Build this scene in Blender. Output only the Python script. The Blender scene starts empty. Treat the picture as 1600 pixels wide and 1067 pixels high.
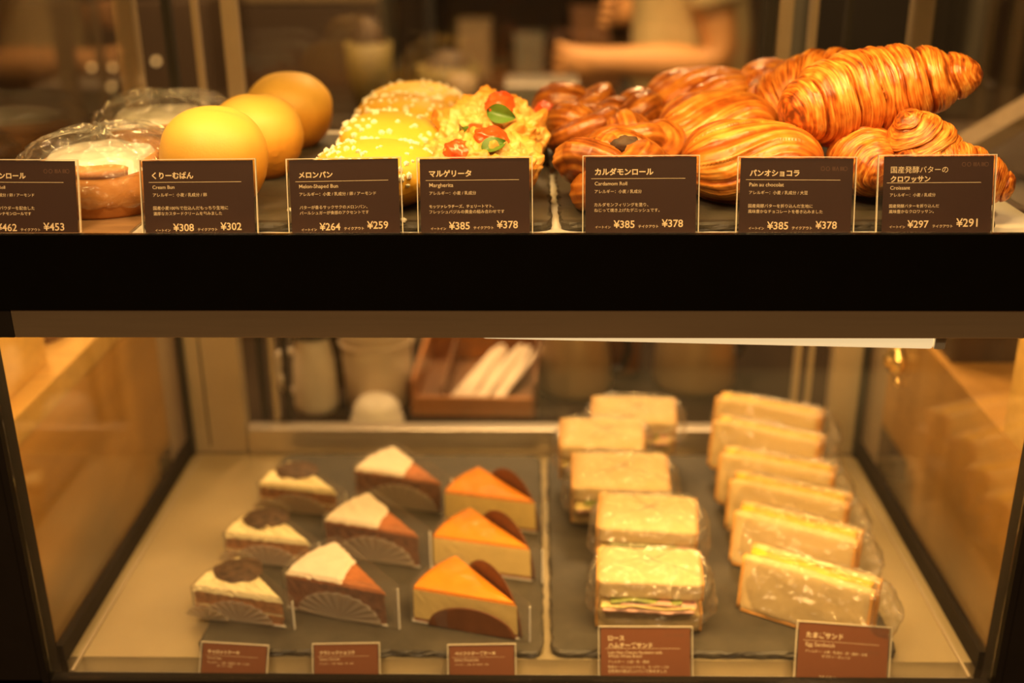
import bpy, bmesh, math, random
from mathutils import Vector, Matrix, noise, Euler
random.seed(7)
scene = bpy.context.scene
col = scene.collection
PI = math.pi

# ------------------------------------------------------------------ camera, world, main lights, exposure
cam_d = bpy.data.cameras.new('camera')
cam = bpy.data.objects.new('camera', cam_d); col.objects.link(cam)
f_px = 1746.0
cam_d.sensor_width = 36.0
cam_d.lens = f_px / 1600 * 36.0
cam_d.clip_start = 0.02
F = Vector((35, 696, -f_px)).normalized()
D = Vector((29, -4382, -f_px)); D = (D - D.dot(F) * F).normalized()
U = -D
R = F.cross(U)
rot = Matrix((R, F, U))                     # rows: world x, y, z in camera axes
cam.matrix_world = Matrix.Translation((0.015, -0.833, 1.30)) @ rot.to_4x4()
cam_d.dof.use_dof = True
cam_d.dof.focus_distance = 0.885
cam_d.dof.aperture_fstop = 2.5
scene.camera = cam

scene.view_settings.view_transform = 'Standard'
scene.view_settings.look = 'None'
scene.view_settings.exposure = 0.0
scene.view_settings.gamma = 1.0
scene.view_settings.use_curve_mapping = False
scene.cycles.max_bounces = 10
scene.cycles.diffuse_bounces = 4
scene.cycles.glossy_bounces = 4
scene.cycles.transmission_bounces = 8
scene.cycles.transparent_max_bounces = 40
scene.cycles.caustics_reflective = False
scene.cycles.caustics_refractive = False
scene.cycles.use_denoising = True
scene.cycles.sample_clamp_indirect = 4.0

world = bpy.data.worlds.new('world'); scene.world = world
world.use_nodes = True
bg = world.node_tree.nodes['Background']
bg.inputs[0].default_value = (1.0, 0.72, 0.42, 1)
bg.inputs[1].default_value = 0.02

WARM = (1.0, 0.60, 0.185)

def area_light(name, loc, rot_e, sx, sy, power, color=WARM, spread=PI):
    l = bpy.data.lights.new(name, 'AREA'); l.shape = 'RECTANGLE'
    l.size = sx; l.size_y = sy; l.energy = power; l.color = color; l.spread = spread
    o = bpy.data.objects.new(name, l); col.objects.link(o)
    o.location = loc; o.rotation_euler = rot_e
    return o

# lamps of the case: a strip along the top front of the upper level, one under the shelf, and one at the rear top
area_light('upper_strip_light', (0.0, 0.030, 1.322), (math.radians(30), 0, 0), 0.80, 0.014, 3.9)
area_light('lower_strip_light', (0.165, 0.026, 0.9545), (math.radians(14), 0, 0), 0.40, 0.014, 2.3)
area_light('lower_rear_strip_light', (0.0, 0.25, 0.9885), (0, 0, 0), 0.74, 0.014, 0.95)
for s_ in (-1, 1):  # unseen pair added to brighten the panels beyond the side glass
    area_light('side_fill_light', (s_ * 0.372, 0.225, 0.985), (0, s_ * math.radians(-52), 0), 0.014, 0.36, 0.85)
# unseen fill lamps added to light the kitchen and the case front
for i, (x, y, p) in enumerate([(-1.0, 1.9, 3.5), (0.25, 1.62, 22), (0.0, 2.75, 3), (-0.8, 0.75, 22), (0.8, 0.75, 8), (-0.15, 1.15, 24), (0.45, 1.15, 5)]):
    area_light('kitchen_fill_light', (x, y, 2.355), (0, 0, 0), 0.22, 0.22, p, (1.0, 0.60, 0.24))
for i, (x, y, p) in enumerate([(-1.0, -1.9, 8), (0.9, -2.1, 8), (-0.55, -0.95, 26), (0.55, -0.95, 26)]):
    area_light('customer_fill_light', (x, y, 2.355), (0, 0, 0), 0.25, 0.25, p, (1.0, 0.64, 0.30))

# ------------------------------------------------------------------ materials
def new_mat(name):
    m = bpy.data.materials.new(name); m.use_nodes = True
    nt = m.node_tree
    b = nt.nodes['Principled BSDF']
    return m, nt, b

def link(nt, a, b): nt.links.new(a, b)

def ramp(nt, stops, interp='LINEAR'):
    r = nt.nodes.new('ShaderNodeValToRGB'); r.color_ramp.interpolation = interp
    e = r.color_ramp.elements
    while len(e) < len(stops): e.new(0.5)
    for i, (p, c) in enumerate(stops):
        e[i].position = p; e[i].color = (c[0], c[1], c[2], 1)
    return r

def tex_noise(nt, scale, detail=4, rough=0.6, coord='Object', sc=None):
    tc = nt.nodes.new('ShaderNodeTexCoord')
    n = nt.nodes.new('ShaderNodeTexNoise')
    n.inputs['Scale'].default_value = scale; n.inputs['Detail'].default_value = detail
    n.inputs['Roughness'].default_value = rough
    if sc:
        mp = nt.nodes.new('ShaderNodeMapping'); mp.inputs['Scale'].default_value = sc
        link(nt, tc.outputs[coord], mp.inputs[0]); link(nt, mp.outputs[0], n.inputs['Vector'])
    else:
        link(nt, tc.outputs[coord], n.inputs['Vector'])
    return n

def bump(nt, b, height_out, strength=0.3, dist=0.001):
    bp = nt.nodes.new('ShaderNodeBump')
    bp.inputs['Strength'].default_value = strength; bp.inputs['Distance'].default_value = dist
    link(nt, height_out, bp.inputs['Height']); link(nt, bp.outputs[0], b.inputs['Normal'])
    return bp

def basic(name, c, rough=0.5, metal=0.0, var=0.12, scale=30, bmp=0.0, bdist=0.001, coat=0.0, sc=None, emis=None, es=0, spec=None):
    m, nt, b = new_mat(name)
    n = tex_noise(nt, scale, 4, 0.6, 'Object', sc)
    r = ramp(nt, [(0.3, [max(0, v * (1 - var)) for v in c]), (0.7, [min(1, v * (1 + var)) for v in c])])
    link(nt, n.outputs[0], r.inputs[0]); link(nt, r.outputs[0], b.inputs['Base Color'])
    b.inputs['Roughness'].default_value = rough; b.inputs['Metallic'].default_value = metal
    b.inputs['Coat Weight'].default_value = coat
    if bmp: bump(nt, b, n.outputs[0], bmp, bdist)
    if spec is not None: b.inputs['Specular IOR Level'].default_value = spec
    if emis:
        b.inputs['Emission Color'].default_value = (*emis, 1); b.inputs['Emission Strength'].default_value = es
    return m

def crust_mat(name, stops, rough=0.42, coat=0.0, nscale=60, namp=0.25, bscale=400, bstr=0.25, bdist=0.0006, spec=0.5, sss=0.0):
    """baked dough: the 'crust' point attribute (0 pale .. 1 dark) plus noise through a ramp"""
    m, nt, b = new_mat(name)
    a = nt.nodes.new('ShaderNodeAttribute'); a.attribute_name = 'crust'
    n = tex_noise(nt, nscale, 5, 0.65)
    s = nt.nodes.new('ShaderNodeMath'); s.operation = 'SUBTRACT'; s.inputs[1].default_value = 0.5
    k = nt.nodes.new('ShaderNodeMath'); k.operation = 'MULTIPLY_ADD'; k.inputs[1].default_value = namp
    link(nt, n.outputs[0], s.inputs[0]); link(nt, s.outputs[0], k.inputs[0]); link(nt, a.outputs['Fac'], k.inputs[2])
    r = ramp(nt, stops); link(nt, k.outputs[0], r.inputs[0]); link(nt, r.outputs[0], b.inputs['Base Color'])
    n2 = tex_noise(nt, bscale, 3, 0.6); bump(nt, b, n2.outputs[0], bstr, bdist)
    b.inputs['Roughness'].default_value = rough; b.inputs['Coat Weight'].default_value = coat
    b.inputs['Coat Roughness'].default_value = 0.25
    b.inputs['Specular IOR Level'].default_value = spec
    if sss:
        b.inputs['Subsurface Weight'].default_value = sss
        b.inputs['Subsurface Radius'].default_value = (0.006, 0.003, 0.001); b.inputs['Subsurface Scale'].default_value = 1.0
    return m

def film_mat(name, tint=(0.97, 0.97, 0.97), haze=0.08, gloss=0.05, rough=0.1, wr=60, bs=0.6, bd=0.004, hazecol=(0.9, 0.88, 0.82), edge=0.0, ior=1.45, crinkle=False):
    """thin clear or translucent sheet; edge = extra milkiness where the sheet is seen at a slant"""
    m = bpy.data.materials.new(name); m.use_nodes = True
    nt = m.node_tree; nt.nodes.clear()
    out = nt.nodes.new('ShaderNodeOutputMaterial')
    tr = nt.nodes.new('ShaderNodeBsdfTransparent'); tr.inputs[0].default_value = (*tint, 1)
    gl = nt.nodes.new('ShaderNodeBsdfGlossy'); gl.inputs['Roughness'].default_value = rough
    df = nt.nodes.new('ShaderNodeBsdfDiffuse'); df.inputs[0].default_value = (*hazecol, 1)
    tl = nt.nodes.new('ShaderNodeBsdfTranslucent'); tl.inputs[0].default_value = (*hazecol, 1)
    m0 = nt.nodes.new('ShaderNodeMixShader'); m0.inputs[0].default_value = 0.45
    link(nt, df.outputs[0], m0.inputs[1]); link(nt, tl.outputs[0], m0.inputs[2])
    fr = nt.nodes.new('ShaderNodeFresnel')
    ge = nt.nodes.new('ShaderNodeNewGeometry'); mi = nt.nodes.new('ShaderNodeMix')      # both faces of the sheet meet air
    mi.inputs[2].default_value = ior; mi.inputs[3].default_value = 1.0 / ior
    link(nt, ge.outputs['Backfacing'], mi.inputs[0]); link(nt, mi.outputs[0], fr.inputs[0])
    ad = nt.nodes.new('ShaderNodeMath'); ad.operation = 'ADD'; ad.inputs[1].default_value = gloss
    link(nt, fr.outputs[0], ad.inputs[0])
    m1 = nt.nodes.new('ShaderNodeMixShader'); m1.inputs[0].default_value = haze
    if edge:
        lw = nt.nodes.new('ShaderNodeLayerWeight'); lw.inputs['Blend'].default_value = 0.35
        ed = nt.nodes.new('ShaderNodeMath'); ed.operation = 'MULTIPLY_ADD'; ed.inputs[1].default_value = edge; ed.inputs[2].default_value = haze
        link(nt, lw.outputs['Facing'], ed.inputs[0]); link(nt, ed.outputs[0], m1.inputs[0])
    m2 = nt.nodes.new('ShaderNodeMixShader')
    link(nt, tr.outputs[0], m1.inputs[1]); link(nt, m0.outputs[0], m1.inputs[2])
    link(nt, ad.outputs[0], m2.inputs[0]); link(nt, m1.outputs[0], m2.inputs[1]); link(nt, gl.outputs[0], m2.inputs[2])
    link(nt, m2.outputs[0], out.inputs[0])
    if bs:
        n = tex_noise(nt, wr, 3, 0.5)
        h = n.outputs[0]
        if crinkle:
            tc = nt.nodes.new('ShaderNodeTexCoord')
            mx = nt.nodes.new('ShaderNodeVectorMath'); mx.operation = 'MULTIPLY_ADD'; mx.inputs[1].default_value = (0.03, 0.03, 0.03)
            link(nt, n.outputs['Color'], mx.inputs[0]); link(nt, tc.outputs['Object'], mx.inputs[2])
            vo = nt.nodes.new('ShaderNodeTexVoronoi'); vo.inputs['Scale'].default_value = wr * 0.9
            link(nt, mx.outputs[0], vo.inputs['Vector'])
            h = vo.outputs['Distance']
        bp = nt.nodes.new('ShaderNodeBump'); bp.inputs['Strength'].default_value = bs; bp.inputs['Distance'].default_value = bd
        link(nt, h, bp.inputs['Height'])
        for q in ((gl, df) if crinkle else (gl, df, fr)): link(nt, bp.outputs[0], q.inputs['Normal'])
    return m

M = {}
M['black'] = basic('black gloss enamel', (0.002, 0.0016, 0.001), 0.25, 0, 0.1, spec=0.15)
M['blackmatte'] = basic('black matte', (0.010, 0.007, 0.005), 0.6, 0, 0.1, spec=0.1)
M['trim'] = basic('satin steel trim', (0.60, 0.48, 0.32), 0.16, 0.9, 0.06, 8, sc=(1, 1, 30))
M['steel'] = basic('brushed steel', (0.62, 0.55, 0.46), 0.33, 0.85, 0.06, 60, sc=(1, 20, 1))
M['deck'] = basic('brushed steel deck', (0.38, 0.30, 0.17), 0.38, 0.35, 0.07, 14)
M['shelf'] = basic('white shelf', (0.78, 0.72, 0.60), 0.35, 0, 0.04, 14)
M['tanframe'] = basic('anodised frame', (0.40, 0.32, 0.22), 0.45, 0.3, 0.05, 20)
M['gasket'] = basic('black rubber', (0.012, 0.010, 0.008), 0.6)
M['glass'] = film_mat('clear glass', (0.985, 0.985, 0.98), 0.0, 0.0, 0.0, bs=0)
M['sideglass'] = film_mat('side glass', (0.97, 0.965, 0.95), 0.0, 0.0, 0.02, bs=0, ior=1.4)
M['frontglass'] = film_mat('front glass, faintly smudged', (0.985, 0.985, 0.98), 0.006, 0.0, 0.0, bs=0)  # slight diffuse haze mixed in to veil the dark tones
M['acrylic'] = film_mat('acrylic', (0.97, 0.965, 0.95), 0.01, 0.0, 0.03, bs=0, ior=1.25)
M['acryliced'] = basic('acrylic edge', (0.80, 0.70, 0.52), 0.15, 0, 0.05, coat=0.6)
M['bag'] = film_mat('crinkled clear film', (0.975, 0.975, 0.965), 0.03, 0.055, 0.15, 48, 1.0, 0.018, edge=0.20, ior=1.40, crinkle=True)
M['collar'] = film_mat('clear cake film', (0.95, 0.94, 0.92), 0.04, 0.02, 0.1, 30, 0.4, 0.003, edge=0.18, ior=1.25)
M['flap'] = film_mat('translucent glassine', (0.92, 0.89, 0.82), 0.40, 0.01, 0.35, 80, 0.3, 0.002, (0.74, 0.64, 0.50), ior=1.2)
M['brownpaper'] = basic('brown parchment', (0.16, 0.055, 0.018), 0.5, 0, 0.2, 50)
M['whitepaper'] = basic('white baking paper', (0.75, 0.70, 0.60), 0.6, 0, 0.06, 60)
M['card'] = basic('dark brown card print', (0.042, 0.0125, 0.0055), 0.42, 0, 0.04, 20)
M['cardlit'] = basic('brightened russet card', (0.25, 0.085, 0.034), 0.42, 0, 0.04, 20)  # stronger light on the lower cards is put into this lighter colour
M['ink'] = basic('cream lettering', (0.95, 0.76, 0.48), 0.6, 0, 0.02)
M['faint'] = basic('faint lettering', (0.19, 0.09, 0.045), 0.6, 0, 0.02)
M['wood'] = basic('pale wood', (0.62, 0.38, 0.11), 0.5, 0, 0.12, 6, 0.1, sc=(1, 14, 14))
M['woodgold'] = basic('golden wood panel', (0.56, 0.29, 0.065), 0.45, 0, 0.15, 3, sc=(1, 1, 6))
M['wooddark'] = basic('brown wood', (0.16, 0.07, 0.025), 0.5, 0, 0.25, 8, sc=(10, 1, 1))
M['woodorange'] = basic('orange brown wood', (0.42, 0.17, 0.05), 0.45, 0, 0.2, 8, sc=(2, 12, 2))
M['darkwall'] = basic('dark brown wall', (0.045, 0.024, 0.010), 0.7, 0, 0.2, 2)
M['tanwall'] = basic('tan panel', (0.22, 0.15, 0.075), 0.6, 0, 0.1, 2)
M['greywall'] = basic('grey steel panel', (0.20, 0.18, 0.13), 0.4, 0.4, 0.1, 2)
M['floor'] = basic('brown floor', (0.10, 0.06, 0.03), 0.5, 0, 0.6, 1.6)
M['ceiling'] = basic('dark ceiling', (0.18, 0.13, 0.09), 0.8, 0, 0.1, 3)
M['worktop'] = basic('dark worktop', (0.022, 0.014, 0.008), 0.5, 0.0, 0.2, 10, spec=0.1)
M['white'] = basic('white plastic', (0.78, 0.70, 0.58), 0.45, 0, 0.04, 20)
M['cupwhite'] = basic('white paper cup', (0.74, 0.60, 0.44), 0.6, 0, 0.04, 20)
M['lampwhite'] = basic('lamp housing', (0.86, 0.82, 0.74), 0.4, 0, 0.02, 20)
M['lampglow'] = basic('lamp diffuser', (0.9, 0.85, 0.75), 0.4, 0, 0.02, 20, emis=(1.0, 0.70, 0.34), es=0.9)
M['filllamp'] = basic('fill lamp diffuser', (0.9, 0.85, 0.75), 0.4, 0, 0.02, 20, emis=(1, 0.7, 0.4), es=4.0)
M['glint_ball'] = basic('amber glint glow', (0.9, 0.6, 0.2), 0.4, 0, 0.02, 20, emis=(1, 0.62, 0.22), es=1.3)
M['metalpot'] = basic('polished pot steel', (0.50, 0.36, 0.20), 0.32, 0.6, 0.15, 5)
M['darkplastic'] = basic('dark plastic', (0.02, 0.016, 0.012), 0.4)
M['brass'] = basic('brass', (0.75, 0.55, 0.25), 0.2, 0.9)
M['gauze'] = basic('paper wrapped cutlery', (0.72, 0.58, 0.44), 0.6, 0, 0.05)

def slate_mat():
    m, nt, b = new_mat('slate')
    n = tex_noise(nt, 18, 8, 0.7)
    r = ramp(nt, [(0.3, (0.040, 0.033, 0.023)), (0.7, (0.082, 0.067, 0.047))])
    link(nt, n.outputs[0], r.inputs[0]); link(nt, r.outputs[0], b.inputs['Base Color'])
    n2 = tex_noise(nt, 90, 8, 0.7); bump(nt, b, n2.outputs[0], 0.5, 0.0015)
    b.inputs['Roughness'].default_value = 0.55
    return m
M['slate'] = slate_mat()

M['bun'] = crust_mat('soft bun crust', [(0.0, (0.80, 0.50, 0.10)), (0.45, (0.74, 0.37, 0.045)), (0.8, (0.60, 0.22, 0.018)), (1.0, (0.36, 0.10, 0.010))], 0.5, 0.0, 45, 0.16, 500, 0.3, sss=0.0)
M['melon'] = crust_mat('melon bun crust', [(0.0, (0.80, 0.49, 0.055)), (0.5, (0.74, 0.38, 0.025)), (1.0, (0.62, 0.27, 0.015))], 0.55, 0, 60, 0.25, 250, 0.5)
M['sugar'] = basic('pearl sugar', (0.92, 0.86, 0.66), 0.35, 0, 0.04, 50)
M['cheese'] = crust_mat('baked cheese', [(0.0, (0.80, 0.51, 0.15)), (0.4, (0.76, 0.36, 0.055)), (0.75, (0.66, 0.21, 0.025)), (1.0, (0.34, 0.08, 0.01))], 0.42, 0.15, 70, 0.5, 180, 0.6, 0.0015)
M['tomato'] = basic('roast tomato', (0.78, 0.10, 0.018), 0.22, 0, 0.35, 80, 0.3, 0.001, coat=0.4)
M['basil'] = basic('basil leaf', (0.10, 0.20, 0.02), 0.35, 0, 0.3, 60, 0.3)
M['croissant'] = crust_mat('laminated crust', [(0.0, (0.90, 0.46, 0.09)), (0.35, (0.74, 0.25, 0.030)), (0.65, (0.46, 0.105, 0.010)), (1.0, (0.15, 0.028, 0.005))], 0.36, 0.22, 50, 0.42, 300, 0.35)
M['cardamom'] = crust_mat('cardamom crust', [(0.0, (0.66, 0.27, 0.04)), (0.3, (0.46, 0.145, 0.017)), (0.6, (0.28, 0.070, 0.008)), (1.0, (0.09, 0.022, 0.004))], 0.33, 0.25, 50, 0.42, 300, 0.4)
M['pain'] = crust_mat('pastry crust', [(0.0, (0.86, 0.42, 0.08)), (0.35, (0.70, 0.235, 0.026)), (0.65, (0.44, 0.10, 0.010)), (1.0, (0.18, 0.034, 0.006))], 0.34, 0.25, 45, 0.36, 300, 0.35)
M['chocolate'] = basic('dark chocolate', (0.045, 0.016, 0.008), 0.3, 0, 0.2, 60, 0.3)
M['cinnamon'] = crust_mat('cinnamon roll crust', [(0.0, (0.78, 0.42, 0.13)), (0.5, (0.60, 0.24, 0.05)), (1.0, (0.16, 0.05, 0.015))], 0.5, 0.1, 50, 0.3, 300, 0.3)
M['icing'] = basic('white icing', (0.90, 0.84, 0.70), 0.3, 0, 0.04, 60, 0.2, coat=0.3)
M['cream'] = basic('cream frosting', (0.80, 0.68, 0.38), 0.5, 0, 0.05, 120, 0.4)
M['spice'] = basic('brown spice topping', (0.085, 0.045, 0.022), 0.7, 0, 0.5, 120, 0.6)
M['carrotcake'] = basic('carrot cake crumb', (0.40, 0.17, 0.05), 0.75, 0, 0.45, 150, 0.6)
M['chococake'] = basic('chocolate cake crumb', (0.22, 0.090, 0.038), 0.75, 0, 0.3, 120, 0.6)
M['chococrust'] = basic('chocolate cake top', (0.42, 0.14, 0.040), 0.6, 0, 0.25, 60, 0.3)
M['powder'] = basic('powdered sugar', (0.80, 0.68, 0.52), 0.8, 0, 0.04, 150, 0.3)
M['cheesebody'] = basic('baked cheesecake side', (0.90, 0.66, 0.22), 0.55, 0, 0.06, 60, 0.2)
M['cheesetop'] = basic('browned cheesecake top', (0.80, 0.26, 0.014), 0.30, 0, 0.14, 25, 0.1, coat=0.2)
M['biscuit'] = basic('biscuit base', (0.30, 0.10, 0.03), 0.7, 0, 0.3, 120, 0.5)
M['bread'] = basic('white bread crumb', (0.70, 0.51, 0.24), 0.7, 0, 0.05, 200, 0.35)
M['breadcrust'] = basic('sandwich loaf crust', (0.72, 0.36, 0.09), 0.6, 0, 0.15, 50, 0.2)
M['ryebread'] = basic('wholewheat crumb', (0.60, 0.42, 0.18), 0.75, 0, 0.14, 160, 0.5)
M['egg'] = basic('egg filling', (0.85, 0.52, 0.045), 0.5, 0, 0.16, 120, 0.8, 0.002)
M['ham'] = basic('ham slice', (0.82, 0.47, 0.33), 0.4, 0, 0.1, 60, 0.2)
M['cheeseslice'] = basic('cheese slice', (0.95, 0.76, 0.28), 0.4, 0, 0.05, 40)
M['lettuce'] = basic('lettuce', (0.30, 0.34, 0.05), 0.4, 0, 0.35, 80, 0.5)
M['skin'] = basic('skin', (0.56, 0.28, 0.10), 0.5, 0, 0.06, 12)
M['shirt'] = basic('beige cotton shirt', (0.60, 0.46, 0.22), 0.8, 0, 0.06, 30, 0.3)
M['trousers'] = basic('dark trousers', (0.03, 0.025, 0.02), 0.8)
M['hair'] = basic('black hair', (0.015, 0.010, 0.008), 0.5)
M['basket'] = basic('olive basket', (0.13, 0.095, 0.025), 0.6, 0, 0.2, 50, 0.4)
M['shoe'] = basic('black shoe', (0.02, 0.017, 0.014), 0.5)

# ------------------------------------------------------------------ object helpers
def link_obj(name, me, mat=None, parent=None):
    o = bpy.data.objects.new(name, me); col.objects.link(o)
    if mat is not None: me.materials.append(mat)
    if parent is not None: o.parent = parent
    return o

def from_bm(name, bm, mat=None, parent=None, smooth=False):
    me = bpy.data.meshes.new(name)
    if smooth:
        for fc in bm.faces: fc.smooth = True
    bm.to_mesh(me); bm.free()
    return link_obj(name, me, mat, parent)

def from_vf(name, vs, fs, mat=None, parent=None, smooth=True, crust=None):
    me = bpy.data.meshes.new(name)
    me.from_pydata([tuple(v) for v in vs], [], fs)
    if smooth: me.polygons.foreach_set('use_smooth', [True] * len(me.polygons))
    if crust is not None:
        a = me.attributes.new('crust', 'FLOAT', 'POINT'); a.data.foreach_set('value', crust)
    me.update()
    return link_obj(name, me, mat, parent)

def thing(name, label, cat, loc=(0, 0, 0), rz=0.0, group=None, rot=None):
    o = bpy.data.objects.new(name, None); o.empty_display_size = 0.02; col.objects.link(o)
    o.location = loc; o.rotation_euler = rot if rot else (0, 0, rz)
    o['label'] = label; o['category'] = cat
    if group: o['group'] = group
    return o

def tag(o, label, cat, group=None):
    o['label'] = label; o['category'] = cat
    if group: o['group'] = group
    return o

def structure(o):
    o['kind'] = 'structure'; return o

def copy_tree(o, parent=None):
    c = o.copy(); col.objects.link(c); c.parent = parent
    for ch in list(o.children): copy_tree(ch, c)
    return c

def dup(src, label, loc, rz=None, rot=None, scale=None):
    c = copy_tree(src); c.location = loc; c['label'] = label
    if rot: c.rotation_euler = rot
    elif rz is not None: c.rotation_euler = (0, 0, rz)
    if scale: c.scale = scale if hasattr(scale, '__len__') else (scale,) * 3
    return c

def bm_box(bm, x0, x1, y0, y1, z0, z1, bev=0.0, seg=2):
    r = bmesh.ops.create_cube(bm, size=1.0)
    vs = r['verts']
    for v in vs:
        v.co = Vector(((x0 + x1) / 2 + v.co.x * (x1 - x0), (y0 + y1) / 2 + v.co.y * (y1 - y0), (z0 + z1) / 2 + v.co.z * (z1 - z0)))
    if bev:
        es = set()
        for v in vs:
            for e in v.link_edges: es.add(e)
        bmesh.ops.bevel(bm, geom=list(es), offset=bev, segments=seg, affect='EDGES', profile=0.6)
    return vs

def box(name, x0, x1, y0, y1, z0, z1, mat, parent=None, bev=0.0):
    bm = bmesh.new(); bm_box(bm, x0, x1, y0, y1, z0, z1, bev)
    return from_bm(name, bm, mat, parent)

def lathe(name, prof, mat, parent=None, n=48, crust=None, fn=None, smooth=True):
    """prof: list of (r, z)"""
    vs, fs, cr = [], [], []
    for j, (r, z) in enumerate(prof):
        for i in range(n):
            a = 2 * PI * i / n
            p = Vector((r * math.cos(a), r * math.sin(a), z))
            if fn: p = fn(p, a, j)
            vs.append(p)
            cr.append(crust(j, a) if crust else 0)
    for j in range(len(prof) - 1):
        for i in range(n):
            k = (i + 1) % n
            fs.append((j * n + i, j * n + k, (j + 1) * n + k, (j + 1) * n + i))
    return from_vf(name, vs, fs, mat, parent, smooth, cr if crust else None)

def sweep(cf, sf, nu, nv, closed=False):
    """cf(u)->centre; sf(u,v_angle)->(a,b,crust) offsets along frame axes. returns vs, fs, crust"""
    pts = [Vector(cf(i / (nu if closed else nu - 1))) for i in range(nu)]
    vs, fs, cr = [], [], []
    up = Vector((0, 0, 1)); prevN = None
    for i in range(nu):
        if closed: t = pts[(i + 1) % nu] - pts[i - 1]
        else: t = pts[min(i + 1, nu - 1)] - pts[max(i - 1, 0)]
        t.normalize()
        if prevN is None:
            n = (up - t * up.dot(t))
            if n.length < 0.2: n = Vector((1, 0, 0)) - t * t.x
        else:
            n = prevN - t * prevN.dot(t)
        n.normalize(); prevN = n.copy()
        b = t.cross(n)
        u = i / (nu if closed else nu - 1)
        for j in range(nv):
            v = 2 * PI * j / nv
            a_, b_, c_ = sf(u, v)
            vs.append(pts[i] + n * a_ + b * b_); cr.append(c_)
    m = nu if closed else nu - 1
    for i in range(m):
        for j in range(nv):
            i2 = (i + 1) % nu; j2 = (j + 1) % nv
            fs.append((i * nv + j, i * nv + j2, i2 * nv + j2, i2 * nv + j))
    if not closed:
        fs.append(tuple(range(nv))[::-1]); fs.append(tuple((nu - 1) * nv + j for j in range(nv)))
    return vs, fs, cr

def merge(lst):
    vs, fs, cr = [], [], []
    for (a, b, c) in lst:
        o = len(vs); vs += a; cr += c
        fs += [tuple(i + o for i in f) for f in b]
    return vs, fs, cr

def tube(name, pts, r, mat, parent=None, nv=12, n=None):
    P = [Vector(p) for p in pts]
    def cf(u):
        x = u * (len(P) - 1); i = min(int(x), len(P) - 2); return P[i].lerp(P[i + 1], x - i)
    n = n or max(2, (len(P) - 1) * 4 + 1)
    vs, fs, _ = sweep(cf, lambda u, v: (r * math.cos(v), r * math.sin(v), 0), n, nv)
    return from_vf(name, vs, fs, mat, parent)

def nz(x, y, z=0.0): return noise.noise(Vector((x, y, z)))
def fbm(x, y, z, o=3): return noise.fractal(Vector((x, y, z)), 1.0, 2.0, o)
def sstep(a, b, x):
    t = max(0.0, min(1.0, (x - a) / (b - a))); return t * t * (3 - 2 * t)

def ico(bm, c, r, sub=2, sc=(1, 1, 1), rotm=None, jit=0.0, seed=0):
    res = bmesh.ops.create_icosphere(bm, subdivisions=sub, radius=1.0)
    for v in res['verts']:
        p = v.co.copy()
        if jit: p *= 1 + jit * nz(p.x * 2 + seed, p.y * 2, p.z * 2 + seed)
        p = Vector((p.x * sc[0], p.y * sc[1], p.z * sc[2])) * r
        if rotm: p = rotm @ p
        v.co = p + Vector(c)
    return res['verts']

# ================================================================== the room
structure(box('floor', -2.6, 2.6, -2.6, 3.1, -0.05, 0.0, M['floor']))
structure(box('ceiling', -2.6, 2.6, -2.6, 3.1, 2.40, 2.45, M['ceiling']))
structure(box('wall_back', -2.6, 2.6, 3.0, 3.1, 0, 2.40, M['darkwall']))
structure(box('wall_front', -2.6, 2.6, -2.7, -2.6, 0, 2.40, M['darkwall']))
structure(box('wall_left', -2.7, -2.6, -2.6, 3.1, 0, 2.40, M['darkwall']))
structure(box('wall_right', 2.6, 2.7, -2.6, 3.1, 0, 2.40, M['darkwall']))

lk = thing('added_ceiling_lamp', 'added square ceiling fill lamp over the kitchen, out of frame', 'lamp', (-1.0, 1.9, 2.36), group='added ceiling lamps')  # body of the unseen lamps added as fill light
bm = bmesh.new(); bm_box(bm, -0.15, 0.15, -0.15, 0.15, 0.0, 0.04, 0.004); from_bm('housing', bm, M['white'], lk)
box('diffuser', -0.12, 0.12, -0.12, 0.12, -0.004, 0.0, M['filllamp'], lk)
for (x, y, w_) in [(0.25, 1.62, 'above the work table, out of frame'), (0.0, 2.75, 'at the back wall, out of frame'), (-0.8, 0.75, 'above the wooden counter left of the case'), (0.8, 0.75, 'above the cabinet right of the case'), (-0.15, 1.15, 'above the low worktop, left'), (0.45, 1.15, 'above the low worktop, right'), (-0.55, -0.95, 'in front of the case, left'), (0.55, -0.95, 'in front of the case, right'), (-1.0, -1.9, 'over the customer side, left'), (0.9, -2.1, 'over the customer side, right')]:
    dup(lk, 'added square ceiling fill lamp ' + w_, (x, y, 2.36))

# ================================================================== display case
ZD = 0.6345          # lower deck
ZS = 1.0498          # upper shelf
XI = 0.427           # inner half width
YB = 0.47            # rear of the case
case = thing('display_case', 'black framed glass bakery display case with two lit levels', 'display case', (0, 0.24, 0))
def cbox(name, x0, x1, y0, y1, z0, z1, mat, bev=0.0, lab=None):
    o = box(name, x0, x1, y0 - 0.24, y1 - 0.24, z0, z1, mat, case, bev)
    if lab: o['label'] = lab
    return o
cbox('fascia_band', -0.50, 0.50, -0.006, 0.0, 0.9965, 1.0586, M['black'], 0.0006, 'gloss black band between the two levels')
cbox('trim_strip', -XI + 0.025, XI - 0.025, -0.005, 0.004, 0.9728, 0.9963, M['trim'], 0.0008, 'satin metal strip under the black band')
cbox('trim_dark_reflection', -0.50, -XI + 0.0247, -0.005, 0.004, 0.9728, 0.9963, M['blackmatte'], 0.0005)  # dark pieces painting the reflection at both ends of the strip
cbox('trim_dark_reflection', XI - 0.0247, 0.50, -0.005, 0.004, 0.9728, 0.9963, M['blackmatte'], 0.0005)
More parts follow.
